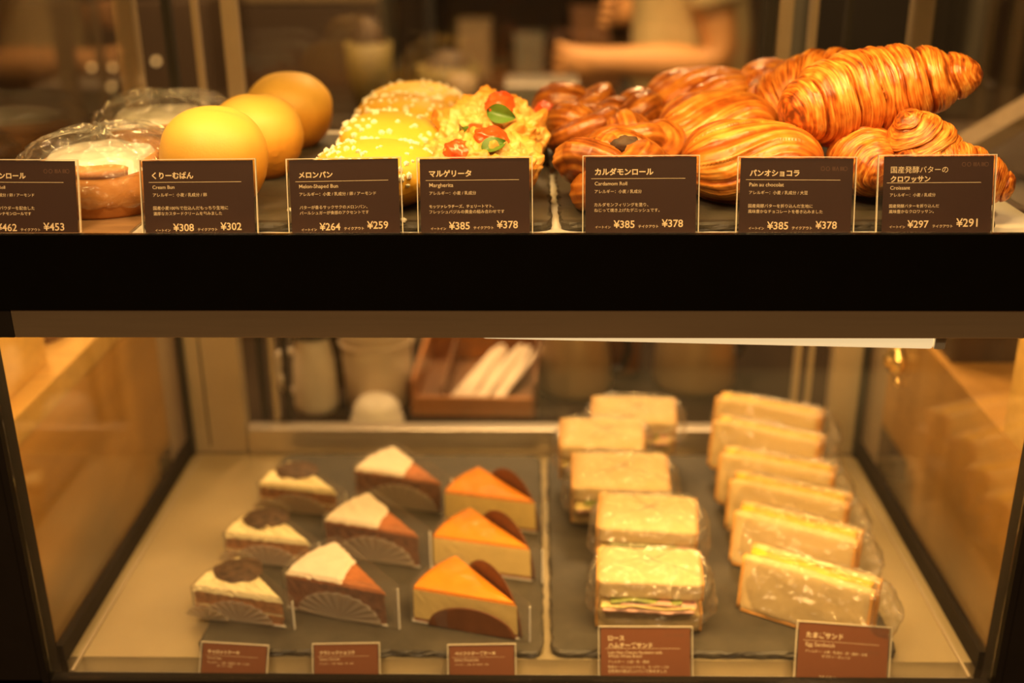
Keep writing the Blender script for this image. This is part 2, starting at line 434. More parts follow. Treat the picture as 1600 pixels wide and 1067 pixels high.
for s in (-1, 1):
    a, b = sorted((s * (XI + 0.0006), s * 0.50))
    cbox('front_post', a, b, -0.006, 0.018, 0.58, 0.9725, M['blackmatte'], 0.0, 'black upright beside the lower pane')
    a, b = sorted((s * (XI + 0.0004), s * (XI + 0.006)))
    cbox('post_edge', a, b, -0.009, -0.0062, 0.636, 0.9725, M['blackmatte'])
    a, b = sorted((s * (XI + 0.0065), s * 0.455))
    cbox('rear_post', a, b, 0.45, YB, 0.60, 1.34, M['tanframe'])
cbox('bottom_rail', -0.50, 0.50, -0.006, 0.006, 0.55, 0.6362, M['blackmatte'], 0, 'dark rail along the foot of the glass')
cbox('card_ledge', -XI, XI, 0.0065, 0.0305, ZD - 0.030, ZD - 0.0175, M['shelf'], 0, 'lowered steel ledge that holds the cards')
cbox('deck', -XI, XI, 0.031, 0.445, ZD - 0.02, ZD, M['deck'], 0, 'brushed steel floor of the lower level')
for s in (-1, 1):
    a, b = sorted((s * (XI - 0.016), s * (XI - 0.0135)))
    cbox('deck_lip', a, b, 0.008, 0.44, ZD, ZD + 0.0022, M['tanframe'])
    a, b = sorted((s * (XI - 0.004), s * (XI + 0.004)))
    cbox('side_gasket', a, b, 0.02, 0.449, ZD + 0.0002, ZD + 0.020, M['blackmatte'])
    a, b = sorted((s * (XI + 0.0005), s * (XI + 0.0035)))
    cbox('side_pane', a, b, 0.02, 0.449, ZD + 0.0205, 1.005, M['sideglass'])
    cbox('upper_side_pane', a, b, 0.02, 0.449, 1.053, 1.335, M['sideglass'])
cbox('front_pane', -XI, XI, -0.003, 0.0, 0.6365, 0.9725, M['frontglass'], 0, 'clear front glass of the lower level')
cbox('upper_front_pane', -0.49, 0.49, -0.003, 0.0, 1.0590, 1.336, M['glass'], 0, 'clear front glass of the upper level')
cbox('shelf', -0.4262, 0.4262, 0.0045, 0.449, 1.006, ZS, M['shelf'], 0, 'white shelf of the upper level')
cbox('roof', -0.50, 0.50, -0.006, YB, 1.3365, 1.36, M['blackmatte'])
cbox('base_cabinet', -0.50, 0.50, -0.004, YB, 0.0, 0.549, M['blackmatte'])
# rear of the lower level: sill, stiles, sliding glass doors
cbox('rear_sill', -0.352, 0.352, 0.447, 0.47, ZD - 0.02, ZD + 0.034, M['steel'], 0.002, 'bright steel sill of the rear doors')
cbox('rear_stile', -0.4262, -0.3535, 0.447, 0.47, ZD, 1.005, M['tanframe'], 0.002)
cbox('rear_stile', 0.386, 0.4262, 0.447, 0.47, ZD, 1.005, M['tanframe'], 0.002)
cbox('stile_seam', -0.4020, -0.4000, 0.4462, 0.4468, ZD + 0.01, 1.005, M['gasket'])
for s, y in ((-1, 0.43), (1, 0.43)):
    a, b = sorted((s * 0.4266, s * 0.4200))
    cbox('corner_seal', a, b, 0.436, 0.4465, ZD + 0.001, 1.005, M['gasket'], 0, 'black seal in the rear corner')
for (x0, x1, m) in [(-0.338, -0.331, 'gasket'), (-0.322, -0.316, 'tanframe'), (-0.306, -0.300, 'gasket'), (0.345, 0.352, 'tanframe'), (0.362, 0.368, 'tanframe')]:
    cbox('door_frame', x0, x1, 0.474, 0.486, ZD + 0.034, 1.005, M[m])
cbox('rear_door_pane', -0.30, 0.06, 0.478, 0.481, ZD + 0.035, 1.0, M['glass'])
# rear of the upper level
for (x0, x1, m) in [(-0.408, -0.398, 'gasket'), (-0.374, -0.368, 'tanframe'), (-0.340, -0.322, 'tanframe'), (0.276, 0.288, 'gasket'), (0.290, 0.306, 'tanframe'), (0.326, 0.334, 'tanframe'), (0.366, 0.372, 'gasket')]:
    cbox('upper_door_frame', x0, x1, 0.474, 0.486, ZS, 1.336, M[m])
cbox('upper_rear_door_pane', -0.32, 0.0, 0.478, 0.481, ZS, 1.336, M['glass'])
cbox('upper_rear_door_pane', 0.002, 0.27, 0.484, 0.487, ZS, 1.336, M['glass'])
# hinge knob of the right side pane
kn = lathe('pane_clamp', [(0.0001, 0), (0.009, 0), (0.0105, 0.002), (0.0105, 0.006), (0.008, 0.009), (0.0045, 0.010), (0.0045, 0.013), (0.0001, 0.0135)], M['brass'], case, 24)
kn.scale = (1.7, 1.7, 1.3); kn.rotation_euler = (0, -PI / 2, 0); kn.location = (0.4272, 0.335 - 0.24, 0.812); kn['label'] = 'round brass glass clamp'
kn2 = lathe('clamp_screw', [(0.0001, 0), (0.004, 0), (0.0045, 0.002), (0.003, 0.004), (0.0001, 0.0042)], M['brass'], kn, 16)
kn2.location = (-0.013, -0.004, 0.001)
# lamps
lp = thing('upper_strip_lamp', 'warm strip lamp along the top front of the case, out of frame', 'lamp', (0, 0.030, 1.328))
box('housing', -0.41, 0.41, -0.012, 0.012, -0.004, 0.008, M['lampwhite'], lp, 0.001)
lp2 = thing('shelf_strip_lamp', 'cream strip lamp hanging just under the metal trim, right half', 'lamp', (0.165, 0.014, 0.9640), rot=(0, math.radians(1.35), 0))
box('tube', -0.192, 0.172, -0.006, 0.008, -0.002, 0.009, M['lampglow'], lp2, 0.003)
box('end_cap', 0.1725, 0.182, -0.006, 0.008, -0.002, 0.009, M['lampwhite'], lp2, 0.002)
box('housing', -0.192, 0.180, -0.005, 0.007, 0.0092, 0.0102, M['lampwhite'], lp2)
for s in (-1, 1):  # housings of the lamps added to light the side panels
    q = thing('side_fill_lamp', 'added fill lamp under the %s end of the shelf, hidden behind the trim' % ('left' if s < 0 else 'right'), 'lamp', (s * 0.372, 0.225, 0.9925), group='added lamps under the shelf')
    box('housing', -0.010, 0.010, -0.185, 0.185, 0.0, 0.0130, M['lampwhite'], q, 0.001)
lp3 = thing('rear_strip_lamp', 'strip lamp under the middle of the shelf, hidden behind the trim', 'lamp', (0.0, 0.25, 0.994))
box('housing', -0.355, 0.355, -0.012, 0.012, 0.0, 0.0115, M['lampwhite'], lp3, 0.001)

# ================================================================== furniture beside the case
cl = thing('wooden_counter', 'golden wooden counter standing left of the case', 'counter', (-0.75, 0.6, 0))
box('body', -0.25, 0.242, -0.55, 0.55, 0.0, 0.7845, M['woodgold'], cl)
box('top_board', -0.30, 0.244, -0.56, 0.57, 0.785, 0.816, M['wood'], cl, 0.002)
bxw = thing('wooden_crate', 'pale wooden crate on the counter left of the case', 'crate', (-0.70, 0.10, 0.8163))
box('body', -0.12, 0.17, -0.10, 0.215, 0, 0.20, M['wood'], bxw, 0.003)
pt = thing('dark_canister', 'small dark canister behind the pale crate, left of the case', 'canister', (-0.585, 0.40, 0.8163))
lathe('body', [(0.0001, 0), (0.042, 0), (0.044, 0.01), (0.038, 0.07), (0.030, 0.10), (0.0001, 0.10)], M['wooddark'], pt)
lathe('lid', [(0.0001, 0.101), (0.034, 0.101), (0.034, 0.115), (0.01, 0.12), (0.0001, 0.12)], M['darkplastic'], pt)
cr_ = thing('side_cabinet', 'golden brown cabinet standing right of the case', 'cabinet', (0.80, 0.45, 0))
box('body', -0.28, 0.3, -0.45, 0.55, 0.0, 0.76, M['woodgold'], cr_)
box('upper_body', -0.27, 0.3, 0.0, 0.55, 0.761, 0.955, M['darkwall'], cr_)
bxr = thing('wooden_box', 'pale wooden box on the cabinet right of the case', 'box', (0.62, 0.16, 0.7605))
box('body', -0.10, 0.14, -0.10, 0.10, 0, 0.22, M['wood'], bxr, 0.003)
rl = thing('handrail_board', 'blurred tan board slanting outside the right end of the case', 'board', (0.697, 0.62, 1.072), rot=(0, 0, 0))
bm = bmesh.new(); bm_box(bm, -0.175, 0.175, -0.03, 0.03, -0.010, 0.010, 0.003)
from_bm('plank', bm, M['tanwall'], rl)
rl.rotation_euler = (0, math.radians(-33), 0)

# ================================================================== kitchen behind the case
kc = thing('kitchen_counter', 'low dark worktop right behind the case', 'counter', (0.0, 0.85, 0))
box('top', -0.49, 0.51, -0.355, 0.25, 0.57, 0.60, M['worktop'], kc, 0.002)
box('body', -0.48, 0.50, -0.30, 0.23, 0.0, 0.569, M['darkwall'], kc)
# cup stack and lids
cup = thing('paper_cup_stack', 'tall white cylinder of stacked paper cups behind the cakes', 'cup stack', (-0.215, 0.675, 0.6002))
lathe('body', [(0.0001, 0), (0.047, 0.0), (0.050, 0.06), (0.0525, 0.12), (0.054, 0.20), (0.056, 0.205), (0.054, 0.21), (0.0001, 0.21)], M['cupwhite'], cup)
for k in range(6):
    lathe('rim', [(0.0515 + k * .0004, 0.10 + k * 0.016), (0.0552 + k * .0002, 0.102 + k * 0.016), (0.0552 + k * .0002, 0.105 + k * 0.016), (0.0515 + k * .0004, 0.107 + k * 0.016)], M['cupwhite'], cup, 32)
lid = thing('dome_lid', 'white dome lid standing in front of the paper cup stack', 'lid', (-0.208, 0.600, 0.6002))
lathe('dome', [(0.034, 0), (0.038, 0.002), (0.038, 0.012), (0.035, 0.016), (0.033, 0.030), (0.024, 0.042), (0.010, 0.047), (0.0001, 0.048)], M['white'], lid)
mj = thing('milk_jug', 'white jug with a dark lid behind the cakes, left end of the worktop', 'jug', (-0.305, 0.66, 0.6002))
lathe('body', [(0.0001, 0), (0.030, 0), (0.032, 0.01), (0.030, 0.07), (0.025, 0.10), (0.022, 0.115), (0.0001, 0.115)], M['white'], mj)
lathe('lid', [(0.0001, 0.1155), (0.030, 0.1155), (0.033, 0.125), (0.024, 0.138), (0.0001, 0.14)], M['darkplastic'], mj)
tube('handle', [(-0.028, 0, 0.09), (-0.05, 0, 0.085), (-0.055, 0, 0.055), (-0.045, 0, 0.03), (-0.028, 0, 0.025)], 0.005, M['white'], mj, n=20)
dc = thing('dark_tumbler', 'dark tumbler between the white jug and the cup stack', 'tumbler', (-0.285, 0.77, 0.6002))
lathe('body', [(0.0001, 0), (0.028, 0), (0.034, 0.13), (0.033, 0.135), (0.030, 0.13), (0.026, 0.01), (0.0001, 0.01)], M['darkplastic'], dc)
# tray with paper wrapped cutlery
tr = thing('wooden_tray', 'orange brown wooden tray of wrapped cutlery behind the cheesecakes', 'tray', (-0.068, 0.735, 0.6002), rz=math.radians(-2))
box('bottom', -0.085, 0.085, -0.10, 0.10, 0, 0.005, M['wooddark'], tr)
box('front_rail', -0.085, 0.085, -0.106, -0.100, 0, 0.030, M['woodorange'], tr, 0.001)
box('back_rail', -0.085, 0.085, 0.100, 0.106, 0, 0.055, M['woodorange'], tr, 0.001)
box('side_rail', -0.091, -0.0852, -0.106, 0.106, 0, 0.055, M['woodorange'], tr, 0.001)
box('side_rail', 0.0852, 0.091, -0.106, 0.106, 0, 0.055, M['wooddark'], tr, 0.001)
box('divider', -0.047, -0.043, -0.0995, 0.0995, 0.0052, 0.045, M['wooddark'], tr)
for k in range(9):
    x = -0.030 + 0.0115 * k
    kt = thing('wrapped_cutlery', 'white paper wrapped cutlery set, %s in the wooden tray' % ['leftmost', 'second from left', 'third from left', 'fourth from left', 'middle one', 'sixth from left', 'third from right', 'second from right', 'rightmost'][k], 'cutlery', (-0.068 + x * 0.8 + 0.015, 0.735, 0.6065 + 0.013 + 0.003 * (k % 3)), group='wrapped cutlery in the wooden tray', rot=(math.radians(9), 0, math.radians(-24 + 3 * (k % 4))))
    bm = bmesh.new(); bm_box(bm, -0.0045, 0.0045, -0.078, 0.078, -0.003, 0.004, 0.002); from_bm('sleeve', bm, M['gauze'], kt)
# steel pitchers with dark lids
pch = thing('steel_pitcher', 'steel pitcher with dark lid behind the gap between cakes and sandwiches', 'pitcher', (0.078, 0.74, 0.6002), group='steel pitchers behind the sandwiches')
lathe('body', [(0.0001, 0), (0.054, 0), (0.056, 0.008), (0.054, 0.05), (0.046, 0.10), (0.040, 0.125), (0.0001, 0.125)], M['metalpot'], pch)
lathe('lid', [(0.0001, 0.126), (0.044, 0.126), (0.048, 0.135), (0.034, 0.152), (0.010, 0.158), (0.0001, 0.160)], M['darkplastic'], pch)
tube('handle', [(0.052, 0, 0.10), (0.075, 0, 0.095), (0.082, 0, 0.06), (0.072, 0, 0.03), (0.055, 0, 0.025)], 0.006, M['darkplastic'], pch, n=20)
dup(pch, 'larger steel pitcher with dark lid behind the back row of sandwiches', (0.262, 0.76, 0.6002), rz=math.radians(25), scale=1.12)
cn = thing('brown_bottle', 'short brown bottle between the two steel pitchers', 'bottle', (0.155, 0.80, 0.6002))
lathe('body', [(0.0001, 0), (0.026, 0), (0.028, 0.01), (0.028, 0.08), (0.012, 0.11), (0.012, 0.14), (0.0001, 0.14)], M['wooddark'], cn)
lathe('cap', [(0.0001, 0.1405), (0.014, 0.1405), (0.014, 0.155), (0.0001, 0.156)], M['white'], cn)

# work table and its things, seen blurred through the upper level
wt = thing('work_table', 'steel work table in the kitchen behind the breads', 'table', (0.0, 1.42, 0))
box('top', -1.3, 1.3, -0.20, 0.26, 0.87, 0.90, M['worktop'], wt, 0.002)
for sx in (-1, 1):
    for sy in (-1, 1):
        box('leg', sx * 1.25 - 0.02, sx * 1.25 + 0.02, sy * 0.17 + 0.03 - 0.02, sy * 0.17 + 0.03 + 0.02, 0, 0.8695, M['steel'], wt)
def bowl(name, label, x, y, r, h, mat, inner=None):
    t = thing(name, label, 'bowl', (x, y, 0.9002))
    lathe('body', [(0.0001, 0), (r * 0.6, 0), (r * 0.95, h * 0.5), (r, h), (r * 0.94, h), (r * 0.88, h * 0.5), (r * 0.5, h * 0.12), (0.0001, h * 0.1)], mat, t)
    if inner:
        bm = bmesh.new(); ico(bm, (0, 0, h * 0.72), 1, 3, (r * 0.84, r * 0.84, h * 0.62), None, 0.1); from_bm('filling', bm, inner, t, True)
    return t
bowl('round_basket', 'olive rimmed round basket on the table, left of the yellow buns', -0.305, 1.38, 0.045, 0.140, M['basket'], M['darkwall'])
bowl('wide_basket', 'wide olive rimmed basket on the table, behind the yellow buns', -0.155, 1.42, 0.062, 0.090, M['basket'], M['darkwall'])
bowl('white_bowl', 'small white bowl in front of the wide basket', -0.120, 1.31, 0.028, 0.085, M['tanwall'])
tb = thing('steel_tin', 'square steel tin on the table under the reaching arm', 'tin', (0.03, 1.42, 0.9002))
box('body', -0.07, 0.07, -0.06, 0.06, 0, 0.05, M['greywall'], tb, 0.004)
box('lid', -0.073, 0.073, -0.063, 0.063, 0.0505, 0.062, M['steel'], tb, 0.003)
# tall equipment at the back
fr = thing('steel_refrigerator', 'tall greyish steel refrigerator in the back, left of centre', 'refrigerator', (-0.70, 2.75, 0))
box('body', -0.29, 0.27, -0.2, 0.2, 0.05, 1.95, M['greywall'], fr, 0.005)
box('door', -0.285, 0.265, -0.225, -0.202, 1.02, 1.93, M['tanwall'], fr, 0.005)
box('lower_door', -0.285, 0.265, -0.225, -0.202, 0.10, 1.01, M['darkwall'], fr, 0.005)
box('handle', 0.21, 0.225, -0.25, -0.226, 1.1, 1.4, M['steel'], fr, 0.003)
box('foot_rail', -0.27, 0.25, -0.18, 0.18, 0.0, 0.0495, M['darkplastic'], fr)
sh = thing('storage_shelf', 'dark storage shelf at the back wall, centre', 'shelf', (0.05, 2.8, 0))
for x in (-0.36, 0.34): box('upright', x, x + 0.02, -0.15, 0.15, 0, 1.8, M['gasket'], sh)
for z in (0.4, 0.75, 1.12, 1.5): box('shelf_board', -0.339, 0.339, -0.15, 0.15, z, z + 0.02, M['wooddark'], sh)
for i, (x, z, w, h, m) in enumerate([(-0.22, 0.771, 0.10, 0.16, 'tanwall'), (-0.05, 0.771, 0.09, 0.12, 'greywall'), (0.14, 0.771, 0.12, 0.2, 'wooddark'), (-0.15, 1.141, 0.14, 0.12, 'greywall'), (0.12, 1.141, 0.10, 0.18, 'tanwall')]):
    t = thing('storage_box', ['tan box at the left of the middle board of the back shelf', 'grey box at the centre of the middle board of the back shelf', 'brown box at the right of the middle board of the back shelf', 'wide grey box on the upper board of the back shelf', 'tall tan box on the upper board of the back shelf'][i], 'box', (0.05 + x, 2.78, z), group='boxes on the back shelf')
    box('carton', -w / 2, w / 2, -0.08, 0.08, 0, h, M[m], t, 0.004)
    box('carton_lid', -w / 2 - 0.003, w / 2 + 0.003, -0.083, 0.083, h + 0.0005, h + 0.012, M[m], t, 0.002)
ov = thing('oven', 'greenish grey oven unit at the back, right of the person', 'oven', (1.02, 2.75, 0))
box('body', -0.28, 0.30, -0.22, 0.2, 0.0, 1.5, M['greywall'], ov, 0.005)
box('door', -0.22, 0.24, -0.236, -0.221, 0.75, 1.3, M['darkplastic'], ov, 0.004)
box('handle', -0.18, 0.2, -0.262, -0.2365, 1.33, 1.35, M['steel'], ov, 0.003)
eq = thing('coffee_grinder', 'dark machine with small glowing balls added as lamp glints, far left of the kitchen', 'machine', (-1.10, 2.30, 0))
box('body', -0.2, 0.28, -0.2, 0.2, 0.0, 1.06, M['darkwall'], eq, 0.01)
box('hopper', -0.12, 0.12, -0.12, 0.12, 1.0605, 1.3, M['blackmatte'], eq, 0.02)
for (x, z) in [(-0.03, 0.895), (0.025, 0.895), (0.14, 0.91), (0.015, 0.845)]:  # glowing balls added in place of reflected lamp glints
    bm = bmesh.new(); ico(bm, (x, -0.206, z), 0.0065, 2); from_bm('glint_ball', bm, M['glint_ball'], eq, True)

# ================================================================== the person behind the counter
def person():
    t = thing('person', 'person in a beige short sleeved shirt reaching an arm to the left', 'person', (0.40, 2.02, 0))
    J = []; E = []; Rr = []
    def add(p, r, par):
        J.append(Vector(p)); Rr.append(r)
        if par is not None: E.append((par, len(J) - 1))
        return len(J) - 1
    pel = add((0.0, 0.0, 0.86), (0.145, 0.125), None)
    bel = add((0.0, 0.0, 0.99), (0.130, 0.115), pel)
    chs = add((-0.01, 0.0, 1.14), (0.145, 0.120), bel)
    nk0 = add((-0.02, 0.0, 1.28), (0.10, 0.085), chs)
    nk1 = add((-0.035, 0.0, 1.35), (0.052, 0.052), nk0)
    hd0 = add((-0.05, 0.0, 1.42), (0.070, 0.066), nk1)
    hd1 = add((-0.05, 0.0, 1.51), (0.088, 0.078), hd0)
    hd2 = add((-0.04, 0.0, 1.57), (0.068, 0.062), hd1)
    for s in (-1, 1):
        hip = add((0.0, s * 0.085, 0.80), (0.095, 0.095), pel)
        kne = add((-0.02, s * 0.09, 0.45), (0.060, 0.060), hip)
        ank = add((0.02, s * 0.09, 0.09), (0.040, 0.040), kne)
        toe = add((-0.10, s * 0.095, 0.045), (0.038, 0.030), ank)
    def arm(s, elbow, wrist, fdir):
        sh_ = add((-0.01, s * 0.155, 1.25), (0.062, 0.058), nk0)
        up = add(tuple((Vector((-0.01, s * 0.155, 1.25)) + Vector(elbow)) / 2), (0.056, 0.056), sh_)
        el = add(elbow, (0.051, 0.051), up)
        d = (Vector(wrist) - Vector(elbow))
        fa = add(tuple(Vector(elbow) + d * 0.35), (0.052, 0.052), el)
        wr = add(wrist, (0.034, 0.034), fa)
        dn = d.normalized()
        side = Vector(fdir).normalized(); side = (side - dn * side.dot(dn)).normalized()
        palm = add(tuple(Vector(wrist) + dn * 0.045), (0.042, 0.032), wr)
        upv = dn.cross(side)
        for k in range(4):
            b = Vector(wrist) + dn * 0.085 + upv * (0.030 - 0.020 * k)
            L = (0.030, 0.034, 0.032, 0.026)[k]
            p1 = add(tuple(b), (0.0095, 0.0095), palm)
            p2 = add(tuple(b + dn * L * 0.5 + side * L * 0.7), (0.0088, 0.0088), p1)
            p3 = add(tuple(b - dn * 0.004 + side * L * 1.35), (0.008, 0.008), p2)
        th = Vector(wrist) + dn * 0.035 + upv * 0.034
        t1 = add(tuple(th), (0.011, 0.011), palm)
        t2 = add(tuple(th + dn * 0.03 + side * 0.012), (0.010, 0.010), t1)
        t3 = add(tuple(th + dn * 0.045 + side * 0.034), (0.009, 0.009), t2)
    arm(-1, (0.055, -0.185, 0.930), (-0.235, -0.215, 0.945), (0, 1, 0))
    arm(1, (0.03, 0.20, 0.990), (-0.13, 0.13, 1.015), (0, -1, 0))
    me = bpy.data.meshes.new('body'); me.from_pydata([tuple(p) for p in J], E, [])
    body = link_obj('body', me, M['skin'], t)
    sk = body.modifiers.new('skin', 'SKIN'); sk.use_smooth_shade = True
    for i, v in enumerate(me.skin_vertices[0].data if me.skin_vertices else []): pass
    if not me.skin_vertices:
        bpy.context.view_layer.objects.active = body
    for i, v in enumerate(me.skin_vertices[0].data):
        v.radius = Rr[i]; v.use_root = (i == 0)
    body.modifiers.new('smooth', 'SUBSURF').levels = 1
    body.modifiers[-1].render_levels = 1
    # shirt: its own shell over trunk and upper arms
    def shell(name, pts, edges, radii, mat):
        m2 = bpy.data.meshes.new(name); m2.from_pydata(pts, edges, [])
        o = link_obj(name, m2, mat, t)
        k = o.modifiers.new('skin', 'SKIN'); k.use_smooth_shade = True
        for i, v in enumerate(m2.skin_vertices[0].data):
            v.radius = radii[i]; v.use_root = (i == 0)
        s2 = o.modifiers.new('smooth', 'SUBSURF'); s2.levels = 2; s2.render_levels = 2
        w = bpy.data.textures.new(name + '_folds', 'CLOUDS'); w.noise_scale = 0.09
        dm = o.modifiers.new('folds', 'DISPLACE'); dm.texture = w; dm.strength = 0.022; dm.mid_level = 0.5
        return o
    shell('shirt', [(0.0, 0, 0.80), (0.0, 0, 0.93), (0.0, 0, 1.05), (-0.01, 0, 1.17), (-0.02, 0, 1.29),
                    (-0.01, -0.165, 1.24), (0.025, -0.178, 1.10), (0.035, -0.182, 1.045), (-0.01, 0.165, 1.24), (0.0, 0.19, 1.10), (0.0, 0.195, 1.05)],
          [(0, 1), (1, 2), (2, 3), (3, 4), (4, 5), (5, 6), (6, 7), (4, 8), (8, 9), (9, 10)],
          [(0.165, 0.150), (0.160, 0.140), (0.158, 0.135), (0.165, 0.135), (0.105, 0.09), (0.078, 0.078), (0.075, 0.072), (0.073, 0.07), (0.078, 0.078), (0.072, 0.072), (0.07, 0.07)], M['shirt'])
    shell('trousers', [(0, 0, 0.83), (0, 0.088, 0.76), (-0.02, 0.09, 0.45), (0.02, 0.09, 0.12), (0, -0.088, 0.76), (-0.02, -0.09, 0.45), (0.02, -0.09, 0.12)],
          [(0, 1), (1, 2), (2, 3), (0, 4), (4, 5), (5, 6)], [(0.155, 0.135), (0.105, 0.105), (0.08, 0.08), (0.06, 0.06), (0.105, 0.105), (0.08, 0.08), (0.06, 0.06)], M['trousers'])
    for s in (-1, 1):
        bm = bmesh.new(); ico(bm, (-0.045, s * 0.093, 0.045), 1, 3, (0.125, 0.048, 0.045)); from_bm('shoe', bm, M['shoe'], t, True)
    # hair and face
    vs, fs = [], []
    bm = bmesh.new(); ico(bm, (-0.030, 0, 1.535), 1, 4, (0.108, 0.096, 0.112))
    for v in list(bm.verts):
        if v.co.x < -0.095 - (v.co.z - 1.53) * 0.3 and v.co.z < 1.585: bm.verts.remove(v)
    from_bm('hair', bm, M['hair'], t, True)
    bm = bmesh.new(); ico(bm, (-0.142, 0, 1.488), 1, 2, (0.016, 0.011, 0.020)); from_bm('nose', bm, M['skin'], t, True)
    for s in (-1, 1):
        bm = bmesh.new(); ico(bm, (-0.128, s * 0.030, 1.512), 0.010, 2); from_bm('eye', bm, M['hair'], t, True)
        bm = bmesh.new(); ico(bm, (-0.045, s * 0.083, 1.49), 1, 2, (0.018, 0.008, 0.028)); from_bm('ear', bm, M['skin'], t, True)
    bm = bmesh.new(); ico(bm, (-0.131, 0, 1.452), 1, 2, (0.008, 0.024, 0.007)); from_bm('mouth', bm, M['tomato'], t, True)
    return t
person()

# ================================================================== upper level: slates, tray, breads
def slate(name, label, x0, x1, y0, y1, z, th=0.0072, seed=0):
    n = 220; o = []
    rc = 0.012
    # rounded rectangle outline with chipped edge
    W, H = x1 - x0, y1 - y0
    per = 2 * (W + H)
    for i in range(n):
        s = per * i / n
        if s < W: p = Vector((x0 + s, y0, 0)); nn = Vector((0, -1, 0)); c = min(s, W - s)
        elif s < W + H: p = Vector((x1, y0 + s - W, 0)); nn = Vector((1, 0, 0)); c = min(s - W, W + H - s)
        elif s < 2 * W + H: p = Vector((x1 - (s - W - H), y1, 0)); nn = Vector((0, 1, 0)); c = min(s - W - H, 2 * W + H - s)
        else: p = Vector((x0, y1 - (s - 2 * W - H), 0)); nn = Vector((-1, 0, 0)); c = min(s - 2 * W - H, per - s)
        cx, cy = (x0 + x1) / 2, (y0 + y1) / 2
        if c < rc:
            k = (1 - c / rc) ** 2 * rc * 0.42
            p += (Vector((cx, cy, 0)) - p).normalized() * k
        o.append((p, nn))
    layers = 5; vs = []; fs = []
    for j in range(layers):
        zz = z + th * j / (layers - 1)
        for i, (p, nn) in enumerate(o):
            q = p + nn * (0.0028 * nz(p.x * 90 + seed, p.y * 90, j * 1.3) + 0.0018 * nz(p.x * 300, p.y * 300, j * 3.1 + seed) - (0.002 if j in (0, layers - 1) else 0))
            vs.append(Vector((q.x, q.y, zz + (0.0006 * nz(p.x * 60, p.y * 60, j + seed) if 0 < j < layers - 1 else 0))))
    for j in range(layers - 1):
        for i in range(n):
            k = (i + 1) % n
            fs.append((j * n + i, j * n + k, (j + 1) * n + k, (j + 1) * n + i))
    fs.append(tuple(range(n))[::-1]); fs.append(tuple((layers - 1) * n + i for i in range(n)))
    ob = from_vf(name, vs, fs, M['slate'], None, False)
    return tag(ob, label, 'slate board')

ZU = ZS + 0.0076     # top of the upper slates
slate('slate_board', 'rough edged dark slate under the yellow buns and cheese breads, upper level', -0.303, 0.029, 0.0315, 0.40, ZS + 0.0003, seed=1)
slate('slate_board', 'rough edged dark slate under the cardamom rolls, pastries and croissants, upper level', 0.036, 0.385, 0.0325, 0.42, ZS + 0.0003, seed=9)
tray = box('tray_liner', -0.424, -0.309, 0.012, 0.42, ZS + 0.0003, ZS + 0.0025, basic('brown tray liner', (0.30, 0.17, 0.08), 0.3, 0, 0.12, 20, 0.2), None, 0.0004)
tag(tray, 'brown tray liner under the bagged cinnamon rolls, upper level left', 'tray liner')

# ---- cinnamon rolls in film bags
def spiral_roll(label, loc, rz, R=0.060, H=0.040, with_bag=True, seed=0):
    t = thing('cinnamon_roll', label, 'cinnamon roll', loc, rz, 'bagged cinnamon rolls')
    nr, na = 60, 120; vs, fs, cr = [], [], []
    for j in range(nr):
        q = j / (nr - 1)
        for i in range(na):
            a = 2 * PI * i / na
            if q < 0.35:
                k = q / 0.35; r = R * (0.93 + 0.09 * math.sin(PI * k)); z = H * 0.86 * k
                c = 0.35 + 0.25 * abs(nz(a * 2, k * 3, seed)) + 0.15 * (1 - k)
            else:
                k = (q - 0.35) / 0.65; r = R * 0.95 * (1 - k)
                sp = (r / R * 3.1 + a / (2 * PI)) % 1.0
                gv = math.exp(-((sp - 0.5) / 0.12) ** 2)
                z = H * (0.86 + 0.14 * math.sin(min(1, k * 4) * PI / 2)) + 0.004 * (1 - k) - 0.005 * gv
                c = 0.3 + 0.9 * gv
            n_ = 1 + 0.03 * nz(math.cos(a) * 2 + seed, math.sin(a) * 2, q * 3)
            vs.append(Vector((r * n_ * math.cos(a), r * n_ * math.sin(a), z))); cr.append(c)
    for j in range(nr - 1):
        for i in range(na):
            k = (i + 1) % na; fs.append((j * na + i, j * na + k, (j + 1) * na + k, (j + 1) * na + i))
    fs.append(tuple(range(na))[::-1])
    from_vf('dough', vs, fs, M['cinnamon'], t, True, cr)
    # icing puddle, spread wider to paint in white film highlights
    vs, fs = [], []; m = 26
    for j in range(m):
        q = j / (m - 1)
        for i in range(72):
            a = 2 * PI * i / 72
            rr = R * (0.88 + 0.16 * nz(math.cos(a) * 1.7 + seed, math.sin(a) * 1.7, 4)) * (1 - q)
            z = H + 0.0035 + 0.007 * (1 - (1 - q) ** 4) - 0.009 * max(0, 1 - q * 7) + 0.002 * nz(rr * 60 * math.cos(a), rr * 60 * math.sin(a), seed)
            vs.append(Vector((rr * math.cos(a), rr * math.sin(a), z)))
    for j in range(m - 1):
        for i in range(72):
            k = (i + 1) % 72; fs.append((j * 72 + i, j * 72 + k, (j + 1) * 72 + k, (j + 1) * 72 + i))
    from_vf('icing', vs, fs, M['icing'], t, True)
    if with_bag: bag(t, (0, 0, 0.0005), R * 1.08, R * 1.15, H + 0.026, seed, wr=1.7)
    return t

